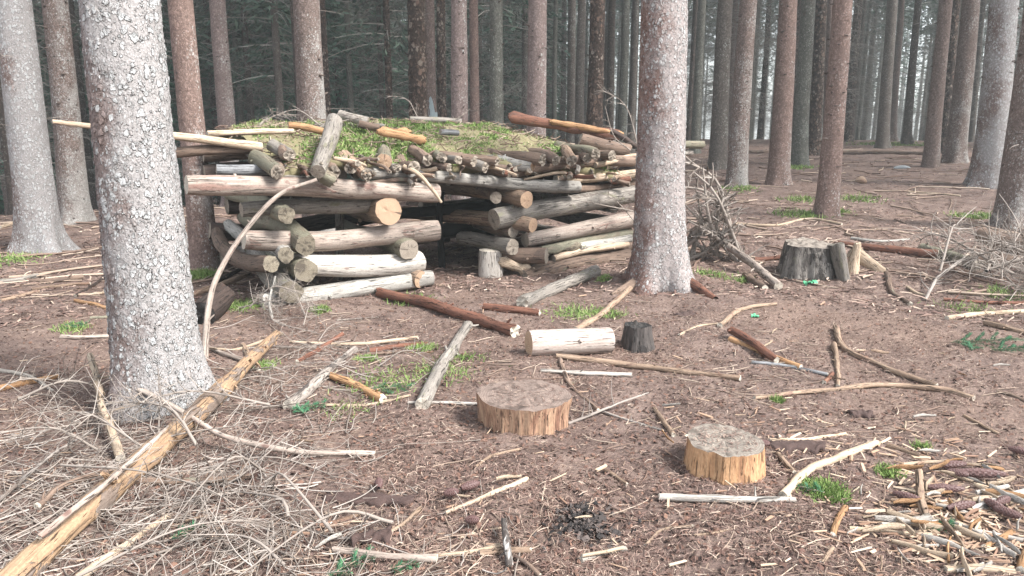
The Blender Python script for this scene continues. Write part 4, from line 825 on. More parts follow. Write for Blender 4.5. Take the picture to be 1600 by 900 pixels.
S([(595, 458), (660, 472), (730, 494), (802, 517)], (15, 20), 'wood_red', 'long dark red-brown log lying in front of the shelter doorway', 'fallen_log', 'log', n=18, rough=0.16, ragged=0.05); S([(757, 480), (800, 484), (842, 489)], (12, 12), 'wood_red', 'short dark red log right of the long red-brown one', 'fallen_log', 'log', n=14, rough=0.16)
S([(660, 631), (690, 575), (731, 508)], (22, 15), 'wood_grey', 'grey-brown log pointing from the shelter towards the teardrop stump', 'fallen_log', 'log', n=16, knots=5); S([(452, 634), (500, 592), (554, 546)], (19, 11), 'wood_mottled', 'black and white mottled log left of the yellow broken branch', 'fallen_log', 'log', n=16, knots=5)
S([(519, 588), (555, 602), (594, 622)], (11, 15), 'wood_orange', 'yellowish broken branch between the mottled and grey logs', 'broken_branch', 'branch', ragged=0.05, rough=0.2); S([(508, 633), (570, 633), (640, 618)], (6, 4), 'wood_pale', 'thin curved pale stick right of the mottled log'); S([(640, 629), (690, 629), (746, 631)], 5, 'wood_white', 'thin straight white stick ending at the teardrop stump')
S([(455, 534), (545, 538), (652, 528)], (5, 7), 'wood_pale', 'long thin pale stick lying across in front of the shelter left end'); S([(577, 548), (620, 541), (667, 538)], (10, 8), 'wood_red', 'reddish bark-covered stick below the long thin pale one', rough=0.18); S([(576, 553), (610, 552), (650, 548)], 6, 'wood_brown', 'dull brown stick under the reddish one')
S([(440, 522), (375, 545), (330, 545)], 5, 'wood_pale', 'pale twig beside the upper end of the fallen trunk') ; S([(306, 535), (350, 553), (392, 566)], 7, 'wood_pink', 'pink-grey stick at the foot of the leaning pole'); S([(380, 540), (392, 562), (404, 578)], 8, 'wood_tan', 'short tan stick under the fallen trunk tip'); S([(465, 565), (500, 545), (535, 522)], 7, 'wood_red', 'thin red-brown stick before the shelter left corner')
S([(300, 460), (345, 445), (390, 428)], (10, 8), 'wood_tan', 'pinkish pole lying behind the leaning pole', lifts=[.03, .05, .08]); S([(338, 440), (375, 420), (408, 395)], 7, 'wood_dark', 'dark stick left of the shelter corner', lifts=[0, .05, .1])
S([(817, 472), (870, 450), (930, 424)], (22, 18), 'wood_grey', 'grey split log on the ground before the right shelter wall', 'fallen_log', 'log', n=18, knots=4, rough=0.12, ragged=0.03)
S([(900, 516), (945, 486), (990, 446)], (10, 9), 'wood_tan', 'tan stick running from behind the white log to the big lichen-spotted spruce'); S([(870, 556), (960, 567), (1060, 580), (1155, 591)], (9, 10), 'wood_tan', 'long straight orange-tan stick right of the white log'); S([(847, 579), (915, 583), (985, 586)], (7, 8), 'wood_white', 'white peeled stick below the white log')
S([(875, 563), (890, 600), (934, 641)], (8, 7), 'wood_brown', 'dark brown stick running behind the teardrop stump', knots=4); S([(890, 661), (950, 637), (1012, 614)], (5, 3), 'wood_twig', 'grey forked twig right of the teardrop stump', 'twig', 'twig', twigs=7, twl=14, lifts=[0, .03, .05]); S([(935, 641), (985, 658), (1035, 672)], 4, 'wood_twig', 'thin twig right of the forked grey twig', 'twig', 'twig', twigs=3)
S([(1023, 639), (1036, 657), (1052, 679)], 8, 'wood_tan', 'short tan stick between the two sawn stumps'); S([(1125, 508), (1160, 483), (1212, 475)], (9, 6), 'wood_tan', 'curved tan stick in front of the big lichen-spotted spruce'); S([(1062, 523), (1090, 510), (1120, 506)], 4, 'wood_pale', 'thin pale twig left of the curved tan stick')
S([(1143, 516), (1180, 538), (1212, 562)], (13, 11), 'wood_red', 'twisted red-brown branch, upper of a crossed pair', 'fallen_branch', 'branch', rough=0.2, lifts=[.03, .03, .02]); S([(1142, 530), (1195, 553), (1250, 574)], (9, 9), 'wood_orange', 'orange-brown branch under the twisted red-brown one', 'fallen_branch', 'branch', rough=0.15); S([(1176, 566), (1235, 573), (1292, 585)], 6, 'wood_slate', 'slate grey thin stick below the crossed red-brown pair')
S([(1306, 512), (1320, 543), (1385, 575), (1462, 602)], (10, 8), 'wood_tan', 'hook-shaped stick curving down to the right'); S([(1303, 538), (1309, 570), (1309, 603)], (9, 7), 'wood_tan', 'short upright-lying stick left of the hook-shaped one'); S([(1288, 597), (1296, 590), (1300, 584)], 7, 'wood_red', 'very short red stick left of the upright-lying one')
S([(1180, 622), (1280, 611), (1380, 602), (1470, 608), (1520, 622)], (7, 9), 'wood_tan', 'longest thin stick, lying across the right middle', knots=4); S([(1224, 774), (1262, 736), (1320, 710), (1368, 693)], (14, 12), 'wood_pale', 'thick bent pale stick right of the orange-sided stump', knots=3); S([(1032, 777), (1130, 780), (1240, 781)], (13, 9), 'wood_white', 'white straight stick below the orange-sided stump', knots=4, twigs=2)
S([(1302, 836), (1308, 815), (1320, 794)], (11, 10), 'wood_orange', 'short orange stick right of the white straight one'); S([(1205, 688), (1265, 686), (1320, 678)], 6, 'wood_pale', 'pale stick touching the right of the orange-sided stump'); S([(1216, 710), (1226, 722), (1240, 738)], 8, 'wood_tan', 'short stick between the orange-sided stump and the bent pale stick')
S([(524, 859), (600, 869), (680, 873)], (11, 15), 'wood_pink', 'thick pinkish stick at the bottom centre left', rough=0.14); S([(680, 868), (730, 864), (780, 853)], (7, 9), 'wood_pale', 'pale stick continuing from the thick pinkish one'); S([(752, 864), (790, 861), (826, 860)], 11, 'wood_tan', 'short thick tan stick at the bottom centre'); S([(787, 814), (791, 848), (796, 882)], (9, 13), 'wood_birch', 'grey and white stick crossing the short thick tan one', lifts=[.04, .04, .0]); S([(805, 870), (825, 882), (842, 898)], 8, 'wood_brown', 'dark curved stick at the bottom centre')
S([(698, 801), (760, 775), (822, 749)], (7, 9), 'wood_pale', 'pale straight stick with a cone beside it'); S([(588, 841), (625, 822), (656, 795)], 7, 'wood_tan', 'tan stick near the dark bark piece'); S([(503, 820), (535, 812), (567, 801)], 6, 'wood_tan', 'short tan stick left of the dark bark piece'); S([(745, 728), (770, 712), (812, 702)], 5, 'wood_tan', 'thin bent stick below the teardrop stump'); S([(718, 841), (745, 832), (780, 825)], 4, 'wood_pale', 'thin pale stick above the short thick tan one')
S([(1386, 428), (1396, 458), (1422, 475)], 8, 'wood_brown', 'short curved brown stick with pale broken end, right of the old grey stump'); S([(1445, 468), (1470, 430), (1508, 403)], 5, 'wood_twig', 'arched pale branch in front of the brush at right', 'fallen_branch', 'branch', twigs=5, twl=12, lifts=[0, .12, .15])
S([(1140, 386), (1175, 412), (1216, 447)], (11, 14), 'wood_pink', 'pale peeled pole end sticking out of the brush by the big spruce', 'pole', 'pole', lifts=[.18, .1, 0.0], n=14); S([(1165, 430), (1178, 440), (1195, 450)], 11, 'wood_brown', 'short brown chunk under the peeled pole end', rough=0.2)
S([(1310, 381), (1385, 389), (1465, 398)], (9, 15), 'wood_red', 'long brown pole behind the old grey stump', 'fallen_log', 'log', n=14); S([(1440, 388), (1480, 400), (1525, 414)], (14, 19), 'wood_mossy', 'mossy log continuing right of the brown pole', 'fallen_log', 'log', n=16, rough=0.15, ragged=0.03); S([(1533, 366), (1570, 380), (1625, 396)], (24, 28), 'wood_brown', 'thick smooth brown log end reaching in from the right edge', 'fallen_log', 'log', n=20, rough=0.04, lifts=[.14, .1, .05])
S([(1520, 402), (1560, 405), (1620, 408)], 17, 'wood_brown', 'brown log below the thick one at the right edge', 'fallen_log', 'log', n=14, rough=0.12); S([(1475, 468), (1540, 473), (1620, 473)], 6, 'wood_red', 'thin red-brown branch at the right edge below the brush', twigs=3); S([(1540, 505), (1570, 512), (1610, 522)], 9, 'wood_tan', 'tan stick at the right edge above the green sprig'); S([(1480, 497), (1540, 490), (1610, 487)], 8, 'wood_pale', 'pale broken slat at the right edge')
S([(1150, 350), (1210, 352), (1262, 342), (1315, 350)], (5, 4), 'wood_pale', 'long thin pale stick at the foot of the leaning red-brown spruce'); S([(1330, 372), (1370, 377), (1420, 375)], 5, 'wood_greywhite', 'thin whitish stick behind the brown pole'); S([(1180, 406), (1205, 404), (1230, 402)], 8, 'wood_red', 'red-brown stick left of the old grey stump'); S([(1418, 449), (1432, 458), (1446, 462)], 5, 'wood_pale', 'thin pale twig right of the curved brown stick')
# far side of the clearing
S([(1166, 237), (1205, 237), (1245, 238)], 5, 'wood_brown', 'thin fallen trunk left part behind the reddest spruce', 'fallen_log', 'log'); S([(1305, 238), (1370, 238), (1447, 240)], (7, 6), 'wood_brown', 'long fallen log at the far back of the clearing', 'fallen_log', 'log', n=12); S([(1530, 345), (1510, 343), (1490, 340)], 4, 'wood_tan', 'thin stick beside the spruce at the right edge'); S([(1420, 300), (1460, 302), (1500, 306)], 3, 'wood_pale', 'thin pale stick far back in the clearing')
S([(1508, 650), (1530, 662), (1560, 678)], 5, 'wood_tan', 'thin curved tan stick at the right above the cones'); S([(1560, 612), (1575, 615), (1605, 628)], 5, 'wood_brown', 'short brown stick at the right edge middle'); S([(1436, 738), (1438, 775), (1446, 806)], (11, 14), 'wood_tan', 'tan stick standing between the cones', lifts=[.06, .03, 0])
S([(1380, 822), (1420, 818), (1475, 816)], 10, 'wood_white', 'flat white strip of wood left of the cones'); S([(1330, 826), (1400, 832), (1460, 838)], 8, 'wood_pale', 'pale strip of wood below the white strip'); S([(1520, 796), (1560, 784), (1610, 768)], (13, 16), 'wood_white', 'broad white split strip at the right edge among cones'); S([(1466, 790), (1510, 786), (1560, 775)], 8, 'wood_pale', 'pale slat above the crossing cones'); S([(1410, 726), (1460, 722), (1540, 728)], 6, 'wood_pale', 'long pale slat behind the cones'); S([(1540, 855), (1560, 845), (1580, 832)], 10, 'wood_orange', 'orange stub of stick at the lower right')
S([(1480, 890), (1530, 888), (1580, 893)], 13, 'wood_pale', 'thick pale slab at the bottom right edge'); S([(1490, 835), (1530, 832), (1600, 845)], 9, 'wood_white', 'whitish slat right of the blue-green sprig'); S([(1595, 890), (1600, 870), (1612, 850)], 13, 'wood_orange', 'orange stick cut by the lower right edge'); S([(910, 875), (940, 865), (975, 858)], (9, 8), 'wood_grey', 'small bundle stick at the bottom below the dark ash'); S([(912, 868), (945, 862), (972, 856)], 6, 'wood_pale', 'thin pale stick on the bundle at the bottom centre', lifts=[.02, .02, .02])
S([(1010, 850), (1035, 828), (1080, 822)], 5, 'wood_tan', 'thin arched twig right of the dark ash', 'twig', 'twig'); S([(1088, 836), (1120, 832), (1150, 824)], 4, 'wood_tan', 'thin straight twig right of the arched one', 'twig', 'twig'); S([(1285, 880), (1297, 862), (1300, 858)], 8, 'wood_tan', 'stubby stick at the bottom right of centre'); S([(946, 735), (958, 742), (978, 756)], 6, 'wood_tan', 'short stick left of the orange-sided stump')

# white round log with its sawn end
def round_log():
    p0, p1 = G(826, 537, 0.075), G(953, 531, 0.07); b = (p0 + p1) / 2; b[2] -= 0.085
    t = thing('sawn_log', b, 'thick short white peeled log lying in the middle of the clearing', 'log'); log(p0, p1, 0.5 * 41 * depth(p0) / F_PX, 0.5 * 40 * depth(p1) / F_PX, 'wood_pink2', 'end_fresh', 'log_side', t, b, (1, 1), 0.002, 30, 0.03, seg=0.02)
wood('wood_pink2', (0.52, 0.46, 0.41), (0.40, 0.32, 0.28), (0.30, 0.18, 0.145), 0.35, (0.17, 0.10, 0.085), 0.14)
wood('stump_side', (0.55, 0.345, 0.195), (0.43, 0.240, 0.125), (0.20, 0.095, 0.055), 0.42, (0.20, 0.145, 0.115), 0.12, rel=0.008)
wood('stump_side_red', (0.50, 0.34, 0.225), (0.36, 0.215, 0.142), (0.17, 0.08, 0.055), 0.62, (0.24, 0.19, 0.155), 0.2, rel=0.008)
wood('stump_char', (0.11, 0.095, 0.088), (0.055, 0.048, 0.045), (0.22, 0.20, 0.19), 0.3, (0.025, 0.022, 0.021), 0.4, rel=0.01)
wood('stump_old', (0.27, 0.25, 0.225), (0.12, 0.105, 0.095), (0.05, 0.045, 0.04), 0.5, (0.035, 0.03, 0.027), 0.5, moss=0.1, rel=0.012)
round_log()
TOPS = []
def stump(c, label, rx, ry, h, outline, side, top, flare=0.05, n=96, flute=0.03, tilt=(0, 0), seed=0, K=16, dish=0.0, topnoise=0.006, bulge=0.0):
    """sawn stump: outline(theta) shapes the cut, the side below it is fluted and spreads or narrows to the ground"""
    t = thing('tree_stump', c, label, 'stump'); th = np.linspace(0, 2 * pi, n, endpoint=False); o = outline(th)
    zs = np.linspace(-0.06, h, K); Z, TH = np.meshgrid(zs, th, indexing='ij'); f = (Z / h).clip(0, 1)
    fl_ = 1 + flare * (1 - f) ** 1.5 + bulge * np.sin(pi * f); nz = flute * (fbm(np.stack([np.cos(TH) * 7, np.sin(TH) * 7, Z * 3 + seed], -1), 3, seed) + 0.7 * fbm(np.stack([np.cos(TH) * 22, np.sin(TH) * 22, Z * 4], -1), 2, seed + 3))
    rr = o[None] * fl_ * (1 + nz * (0.12 + 0.88 * (1 - f ** 3))); ztop = tilt[0] * np.cos(TH) * rx * o + tilt[1] * np.sin(TH) * ry * o
    zz = Z + ztop * f; zz[-1] += 0.004 * vnoise(np.stack([th * 9, th * 0, th * 0], -1), seed)
    V = np.stack([rx * rr * np.cos(TH), ry * rr * np.sin(TH), zz], -1); i = np.arange(K - 1)[:, None] * n; j = np.arange(n)[None]; j2 = (j + 1) % n; Q = np.stack([i + j, i + j2, i + n + j2, i + n + j], -1).reshape(-1, 4)
    g = Geo(); g.add(V, Q, None, V); link('side', g.mesh('side', [side]), t)
    g = Geo(); ring = V[-1]; VV = []
    for q in np.linspace(1, 0.04, 16):
        w_ = ring * [q, q, 0]; w_[:, 2] = h + (ring[:, 2] - h) * q - dish * (1 - q * q) + (topnoise * fbm(np.stack([w_[:, 0] * 22, w_[:, 1] * 22, w_[:, 0] * 0], -1), 3, seed) if q < 1 else 0); VV.append(w_)
    VV = np.array(VV); i = np.arange(15)[:, None] * n; Q = np.stack([i + j, i + j2, i + n + j2, i + n + j], -1).reshape(-1, 4); a = np.arange(n)
    g.add(VV, Q, None, VV * [1, 1, 0]); ct = VV[-1].mean(0); g.add(np.vstack([VV[-1], ct]), None, np.stack([a, (a + 1) % n, np.full(n, n)], 1), np.vstack([VV[-1], ct]) * [1, 1, 0])
    link('cut_top', g.mesh('cut_top', [top]), t); TOPS.append((c, rx * 0.85, ry * 0.85, h)); return t
def at_ground(px, py, dy=0.0):
    p = G(px, py); p[1] += dy; p[2] = float(ground_z(p[0], p[1])); return p
tear = lambda th: 1 + 0.16 * np.exp(-((th - pi + 0.25) / 0.35) ** 2) + 0.05 * np.cos(2 * th + 0.4) + 0.03 * np.cos(5 * th) + 0.012 * np.cos(9 * th + 1) - 0.06 * np.exp(-((th - 5.3) / 0.2) ** 2)
stump(at_ground(822, 684, 0.23), 'broad sawn stump with pointed left rim and red-streaked side', 0.228, 0.235, 0.155, tear, 'stump_side_red', 'end_dirty', flare=-0.06, flute=0.055, tilt=(0.0, 0.02), seed=3, bulge=-0.03)
oval = lambda th: 1 + 0.04 * np.cos(2 * th + 2.4) + 0.03 * np.cos(3 * th + 1) + 0.012 * np.cos(7 * th) - 0.09 * np.exp(-((th - 4.15) / 0.16) ** 2)
stump(at_ground(1146, 755, 0.17), 'smaller sawn stump with clean orange side at right', 0.170, 0.178, 0.125, oval, 'stump_side', 'end_dirty2', flare=0.06, flute=0.03, seed=9)
rnd = lambda th: 1 + 0.07 * np.cos(2 * th + 1) + 0.06 * np.cos(3 * th) + 0.04 * np.cos(7 * th + 2)
stump(at_ground(998, 552, 0.10), 'small charred blackened stump right of the white log', 0.088, 0.09, 0.165, rnd, 'stump_char', 'end_char', flare=0.22, flute=0.07, seed=12, n=60, dish=0.03, topnoise=0.02)
# old weathered stump with split slabs
def old_stump():
    c = at_ground(1278, 438, 0.28); t = stump(c, 'old dark weathered stump with split slabs, right of the big spruce', 0.26, 0.24, 0.32, lambda th: 1 + 0.09 * np.cos(3 * th + 1) + 0.07 * np.cos(5 * th) + 0.03 * np.cos(11 * th), 'stump_old', 'end_dirty2', flare=0.24, flute=0.09, seed=15, n=80, tilt=(-0.04, 0.05), topnoise=0.02)
    b = np.array(t.location)
    def slab(a, e, wx, tx, mat, lab, yo):
        p0 = P(a[0], a[1], c[1] + yo[0]) - b; p1 = P(e[0], e[1], c[1] + yo[1]) - b; g = Geo(); K = 14; tt = np.linspace(0, 1, K)
        tube(g, p0 + (p1 - p0) * tt[:, None], np.linspace(wx[0], wx[1], K) * depth(c) / F_PX * 0.5, 14, 0.22, len(lab), (True, True), 0, ragged=0.03, oval=tx); o = link('split_slab', g.mesh('split_slab', [mat]), t); o['label'] = lab
    slab((1318, 440), (1305, 384), (32, 44), 0.5, 'wood_grey', 'pale upright split slab on the old stump', (-0.28, -0.2))
    slab((1340, 383), (1330, 426), (16, 34), 0.6, 'wood_pale', 'yellowish rotten sliver on the old stump', (0.0, 0.0)); slab((1333, 392), (1378, 424), (22, 14), 0.5, 'wood_pale', 'yellowish splinter fallen from the old stump', (0.02, -0.05))
old_stump()
# crumpled green plastic at the old stump
def green_bits():
    for (x, y, r, lb) in [(1266, 446, 0.055, 'crumpled bright green plastic scrap in front of the old grey stump'), (1180, 496, 0.028, 'tiny green plastic scrap on the bare floor below the old stump')]:
        p = at_ground(x, y); g = Geo(); n = 14; u = np.linspace(-1, 1, n); X, Y = np.meshgrid(u, u, indexing='ij'); q = np.stack([X * 2.2, Y * 2.2, X * 0 + x], -1)
        Z = 0.6 + 0.55 * fbm(q, 2, 3) - 0.25 * (X ** 2 + Y ** 2); X2 = X * (1 + 0.25 * fbm(q + 5, 2, 4)); Y2 = Y * (1 + 0.25 * fbm(q + 9, 2, 5)) * 0.7
        V = np.stack([X2 * r, Y2 * r, np.maximum(Z, 0.02) * r * 1.3], -1).reshape(-1, 3); i = np.arange(n - 1)[:, None] * n; j = np.arange(n - 1)[None]
        Q = np.stack([i + j, i + n + j, i + n + j + 1, i + j + 1], -1).reshape(-1, 4); lo = V - [0, 0, 0.004]; g.add(np.vstack([V, lo]), np.vstack([Q, Q[:, ::-1] + n * n])); tag(link('plastic_scrap', g.mesh('plastic_scrap', ['green_plastic'], lc=False), None, p), lb, 'litter')
    p = at_ground(1410, 264); g = Geo(); tube(g, resample([(-0.2, 0, .02), (0, 0, 0.03), (0.2, 0.02, .02)], 12), 0.055 * np.sin(np.linspace(0.35, 2.8, 12)), 12, 0.15, 5, capmat=0); tag(link('stone', g.mesh('stone', ['grey_stone']), None, p), 'single blue-grey stone lying far back in the clearing', 'stone')
    p = at_ground(1345, 287); g = Geo(); tube(g, resample([(-0.11, 0, .05), (0, 0, 0.07), (0.11, 0.02, .03)], 10), 0.07 * np.sin(np.linspace(0.35, 2.8, 10)), 10, 0.25, 6, capmat=0); tag(link('bark_piece', g.mesh('bark_piece', ['wood_tan']), None, p), 'lone tan piece of bark far back in the clearing', 'bark')
green_bits()
# spruce cones
def cone_mesh():
    n, K = 24, 44; th = np.linspace(0, 2 * pi, n, endpoint=False); t = np.linspace(0, 1, K); T_, TH = np.meshgrid(t, th, indexing='ij'); r = 0.021 * np.sin(pi * (0.06 + 0.9 * T_)) ** 0.55
    turns = T_ * 15; a = (TH / (2 * pi) * 8 + np.floor(turns) * 0.5) % 1.0; fr = turns % 1.0
    sc = (1 - np.abs(a * 2 - 1)) * (0.4 + 0.6 * fr); rr = r * (0.86 + 0.24 * sc)
    V = np.stack([(T_ - 0.5) * 0.145, rr * np.cos(TH), rr * np.sin(TH) + 0.02], -1); i = np.arange(K - 1)[:, None] * n; j = np.arange(n)[None]; j2 = (j + 1) % n
    g = Geo(); g.add(V, np.stack([i + j, i + j2, i + n + j2, i + n + j], -1).reshape(-1, 4)[:, ::-1]); return g.mesh('spruce_cone', ['cone'], lc=False, smooth=False)
CM = cone_mesh()
for x, y, l, a, lb in [(1531, 752, 71, -8, 'longest brown cone, top of the cone heap'), (1475, 774, 54, -8, 'cone left of the white split strip, lying level'), (1418, 790, 46, -40, 'leftmost cone of the heap beside the standing tan stick'), (1499, 803, 56, 18, 'cone pointing at the left end of the broad white strip'), (1552, 803, 38, -70, 'short cone under the broad white strip'), (1572, 815, 40, -50, 'lowest cone of the heap'),
        (1594, 715, 34, -40, 'cone at the right picture edge above the heap'), (1486, 738, 48, 5, 'cone half buried in chips behind the heap'), (1495, 752, 30, -30, 'small cone squeezed between two long cones'), (1565, 795, 34, 30, 'cone tucked behind the broad white strip'), (590, 768, 30, -80, 'single cone above the dark bark piece'), (736, 772, 34, 35, 'cone beside the pale straight stick'), (1190, 705, 26, 10, 'cone hidden by the orange-sided stump'), (738, 826, 22, 0, 'small dark cone near the bottom centre'), (705, 782, 24, 20, 'small cone left of the pale straight stick')]:
    p = G(x, y); s = l * depth(p) / F_PX / 0.145; o = tag(link('spruce_cone', CM, None, p), lb, 'cone', 'spruce cones on the floor'); k = 0.9 if s < 1.25 else 1.05; o.location[2] += 0.022; o.scale = (s, k, k); o.rotation_euler = (random.uniform(-0.5, 0.5), 0, radians(a))
# dark bark pieces
for x, y, wd, dp, a, lb in [(575, 783, 0.19, 0.05, -5, 'flat dark bark piece below a single cone'), (580, 842, 0.075, 0.045, 10, 'small dark bark flake near the bottom'), (1070, 493, 0.09, 0.06, 40, 'dark bark flake in front of the big spruce'), (1345, 650, 0.06, 0.05, 0, 'little brown bark curl in the right middle'), (1245, 700, 0.13, 0.06, 0, 'reddish dark bark sheet right of the orange-sided stump')]:
    p = at_ground(x, y); g = Geo(); n, m = 24, 10; X, Y = np.meshgrid(np.linspace(-1, 1, n), np.linspace(-1, 1, m), indexing='ij'); q = np.stack([X * 4 + x, Y * 2, X * 0], -1); Y2 = Y * (0.8 + 0.35 * fbm(q * [1, 0, 1], 2, 3)); Z = 0.014 + 0.010 * fbm(q, 2, 5) + 0.012 * (1 - Y * Y)
    V = np.stack([X * wd * (1 + 0.12 * fbm(q * [0, 1, 1], 2, 8)), Y2 * dp, Z], -1).reshape(-1, 3); i = np.arange(n - 1)[:, None] * m; j = np.arange(m - 1)[None]; Q = np.stack([i + j, i + m + j, i + m + j + 1, i + j + 1], -1).reshape(-1, 4); N0 = n * m
    e = np.r_[np.arange(n) * m, (n - 1) * m + np.arange(1, m), np.arange(n - 2, -1, -1) * m + m - 1, np.arange(m - 2, 0, -1)]; e2 = np.roll(e, -1)
    g.add(np.vstack([V, V - [0, 0, 0.03]]), np.vstack([Q, Q[:, ::-1] + N0, np.stack([e2, e, e + N0, e2 + N0], 1)])); o = tag(link('bark_piece', g.mesh('bark_piece', ['bark_flake'], lc=False), None, p), lb, 'bark'); o.rotation_euler = (0, 0, radians(a))
# hollow rotten log end left of the shelter
p0, p1 = G(316, 488, 0.10), G(342, 468, 0.12); hb = p0.copy(); hb[2] -= 0.11
hl = thing('rotten_log', hb, 'dark hollow rotten log behind the leaning pole, left of the shelter', 'log'); log(p0, p1 + (p1 - p0) * 0.3, 0.115, 0.10, 'wood_dark', 'end_char', 'log_side', hl, hb, (1, 1), 0.01, 24, 0.16, ragged=0.02)
# surface root of the big spruce
g = Geo(); rp_ = resample([G(1050, 428, 0.05), G(1085, 448, 0.03), G(1118, 468, 0.0)], 24); tube(g, rp_, np.linspace(0.085, 0.03, 24), 12, 0.15, 4, (False, False)); link('root', g.mesh('root', ['wood_red'], np.array(T19.location)), T19)
g = Geo(); rp_ = resample([G(1000, 440, 0.05), G(975, 452, 0.02), G(955, 462, -0.01)], 20); tube(g, rp_, np.linspace(0.07, 0.025, 20), 12, 0.15, 6, (False, False)); link('root', g.mesh('root', ['wood_brown'], np.array(T19.location)), T19)

# ------------------------------------------------------------------ dead brush
def dead_branch(g, p0, p1, r0, seed, ntw=26, up=0.25, tl=0.35):
    """a shed spruce branch: curved stem with finer and finer crooked twigs"""
    rs = np.random.default_rng(seed); p0 = np.asarray(p0); p1 = np.asarray(p1); L = np.linalg.norm(p1 - p0); mid = (p0 + p1) / 2 + rs.normal(size=3) * L * 0.1 + [0, 0, L * 0.08]; pts = resample([p0, mid, p1], 12); s = np.linspace(1, 0.3, 12)
    many_tubes(g, pts[None], (r0 * s)[None], 5); k = rs.integers(1, 11, ntw); q0 = pts[k]; T = nrm(p1 - p0); d = rs.normal(size=(ntw, 3)); d[:, 2] = d[:, 2] * 0.6 + up; d -= (d @ T)[:, None] * T; d /= np.linalg.norm(d, axis=1)[:, None] + 1e-9
    d = d + T * rs.uniform(0.2, 1.2, (ntw, 1)); d /= np.linalg.norm(d, axis=1)[:, None]; l = L * tl * rs.uniform(0.3, 1.0, ntw); t = np.linspace(0, 1, 6); c = rs.normal(size=(ntw, 3)) * 0.3
    Pt = q0[:, None] + d[:, None] * (l[:, None] * t)[..., None] + c[:, None] * (l[:, None] * t ** 2)[..., None]; many_tubes(g, Pt, r0 * 0.45 * np.linspace(1, 0.35, 6)[None] * rs.uniform(0.6, 1.1, (ntw, 1)), 3)
    m = ntw * 2; a = rs.integers(0, ntw, m); kk = rs.integers(1, 5, m); q0 = Pt[a, kk]; dd = d[a] + rs.normal(size=(m, 3)) * 0.6; dd /= np.linalg.norm(dd, axis=1)[:, None]; ll = l[a] * rs.uniform(0.25, 0.6, m); t = np.linspace(0, 1, 4); P2 = q0[:, None] + dd[:, None] * (ll[:, None] * t)[..., None]; P2[..., 2] -= 0.2 * ll[:, None] * t ** 2
    many_tubes(g, P2, r0 * 0.24 * np.linspace(1, 0.4, 4)[None] * np.ones((m, 1)), 3)
def clampz(g, lift=0.002):
    for k, V in enumerate(g.V):
        gz = ground_z(V[:, 0], V[:, 1]) + lift; g.V[k] = np.column_stack([V[:, 0], V[:, 1], np.where(V[:, 2] < gz, gz + 0.15 * np.abs(V[:, 2] - gz) % 0.02, V[:, 2])])
def brush(pxs, seed, label, n=1, r=0.008, L=0.8, ntw=26, up=0.25, spread=0.2, name='dead_branch', az=None, group='dry shed branches', h=0.05, tl=0.35):
    for i, (x, y) in enumerate(pxs):
        p = at_ground(x, y); a = (az[i] if az else random.uniform(0, 6.28)); l = L * random.uniform(0.7, 1.2); g = Geo(); d = np.array([cos(a), sin(a), 0]); p0 = p - d * l / 2 + [0, 0, random.uniform(0, h)]; p1 = p + d * l / 2 + [0, 0, random.uniform(0, h) * 2]
        dead_branch(g, p0, p1, r * random.uniform(0.8, 1.2), seed + i * 7, ntw, up, tl); clampz(g); tag(link(name, g.mesh(name, ['grey_twigs'], p, lc=False), None, p), label, 'branch', group)
brush([(90, 690), (150, 720), (215, 650), (60, 730), (250, 690), (300, 720), (120, 640), (180, 780), (340, 740), (40, 660), (270, 640), (310, 660), (230, 760), (70, 760), (140, 670)][::1][:12], 3000, 'grey dry twiggy branch in the tangle around the largest spruce foot', L=0.66, ntw=20, h=0.10, r=0.008)
brush([(320, 820), (400, 790), (440, 850), (370, 870), (270, 870), (470, 800), (420, 740), (340, 790), (500, 870), (300, 770), (380, 830), (240, 840)][:10], 3400, 'thin dry twiggy branch in the flat brush at the lower left', L=0.62, ntw=17, h=0.03, up=0.05, r=0.0075)
brush([(430, 488), (450, 478), (468, 492), (440, 505), (480, 505), (410, 500), (460, 515)], 3600, 'grey dry twiggy branch heaped at the shelter left corner', L=0.6, ntw=26, h=0.12, r=0.006)
brush([(1500, 425), (1540, 432), (1575, 420), (1600, 440), (1520, 445), (1560, 450), (1620, 425), (1590, 405), (1550, 412), (1480, 430), (1600, 455), (1570, 440)], 3700, 'dry twiggy branch in the brush heap at the right edge', L=1.1, ntw=26, h=0.22, r=0.014)
brush([(430, 590), (520, 520), (640, 575), (380, 610), (470, 545), (560, 500)], 3800, 'fine dry twig branch scattered before the shelter', L=0.5, ntw=18, h=0.02, up=0.05, r=0.005)
def up_brush(items, label, group, Y, r):
    for k, (a, b) in enumerate(items):
        p0 = P(a[0], a[1], Y[0]); p1 = P(b[0], b[1], Y[1]); g = Geo(); dead_branch(g, p0, p1, r, 3900 + k * 11, 16, 0.1, 0.3); base = p0.copy(); tag(link('dead_branch', g.mesh('dead_branch', ['grey_twigs'], base, lc=False), None, base), label, 'branch', group)
up_brush([((1150, 395), (1066, 250)), ((1140, 390), (1098, 262)), ((1160, 420), (1070, 320)), ((1150, 400), (1120, 290)), ((1060, 395), (1140, 330)), ((1065, 410), (1135, 370)), ((1080, 400), (1090, 300)), ((1145, 395), (1075, 345)), ((1130, 400), (1062, 372)), ((1165, 425), (1085, 270)), ((1155, 405), (1060, 290)), ((1120, 400), (1128, 300)), ((1070, 380), (1150, 300)), ((1090, 410), (1160, 350))], 'dead branch of the brush leaning against the big spruce right side', 'brush leaning on the big spruce', (8.5, 8.3), 0.030)
up_brush([((880, 250), (440, 178))[:0] or ((500, 196), (410, 188)), ((430, 200), (540, 172)), ((480, 198), (570, 182)), ((395, 205), (470, 180))], 'dry twiggy branch lying on the left rear of the shelter roof', 'twigs on the roof', (8.0, 8.1), 0.009)
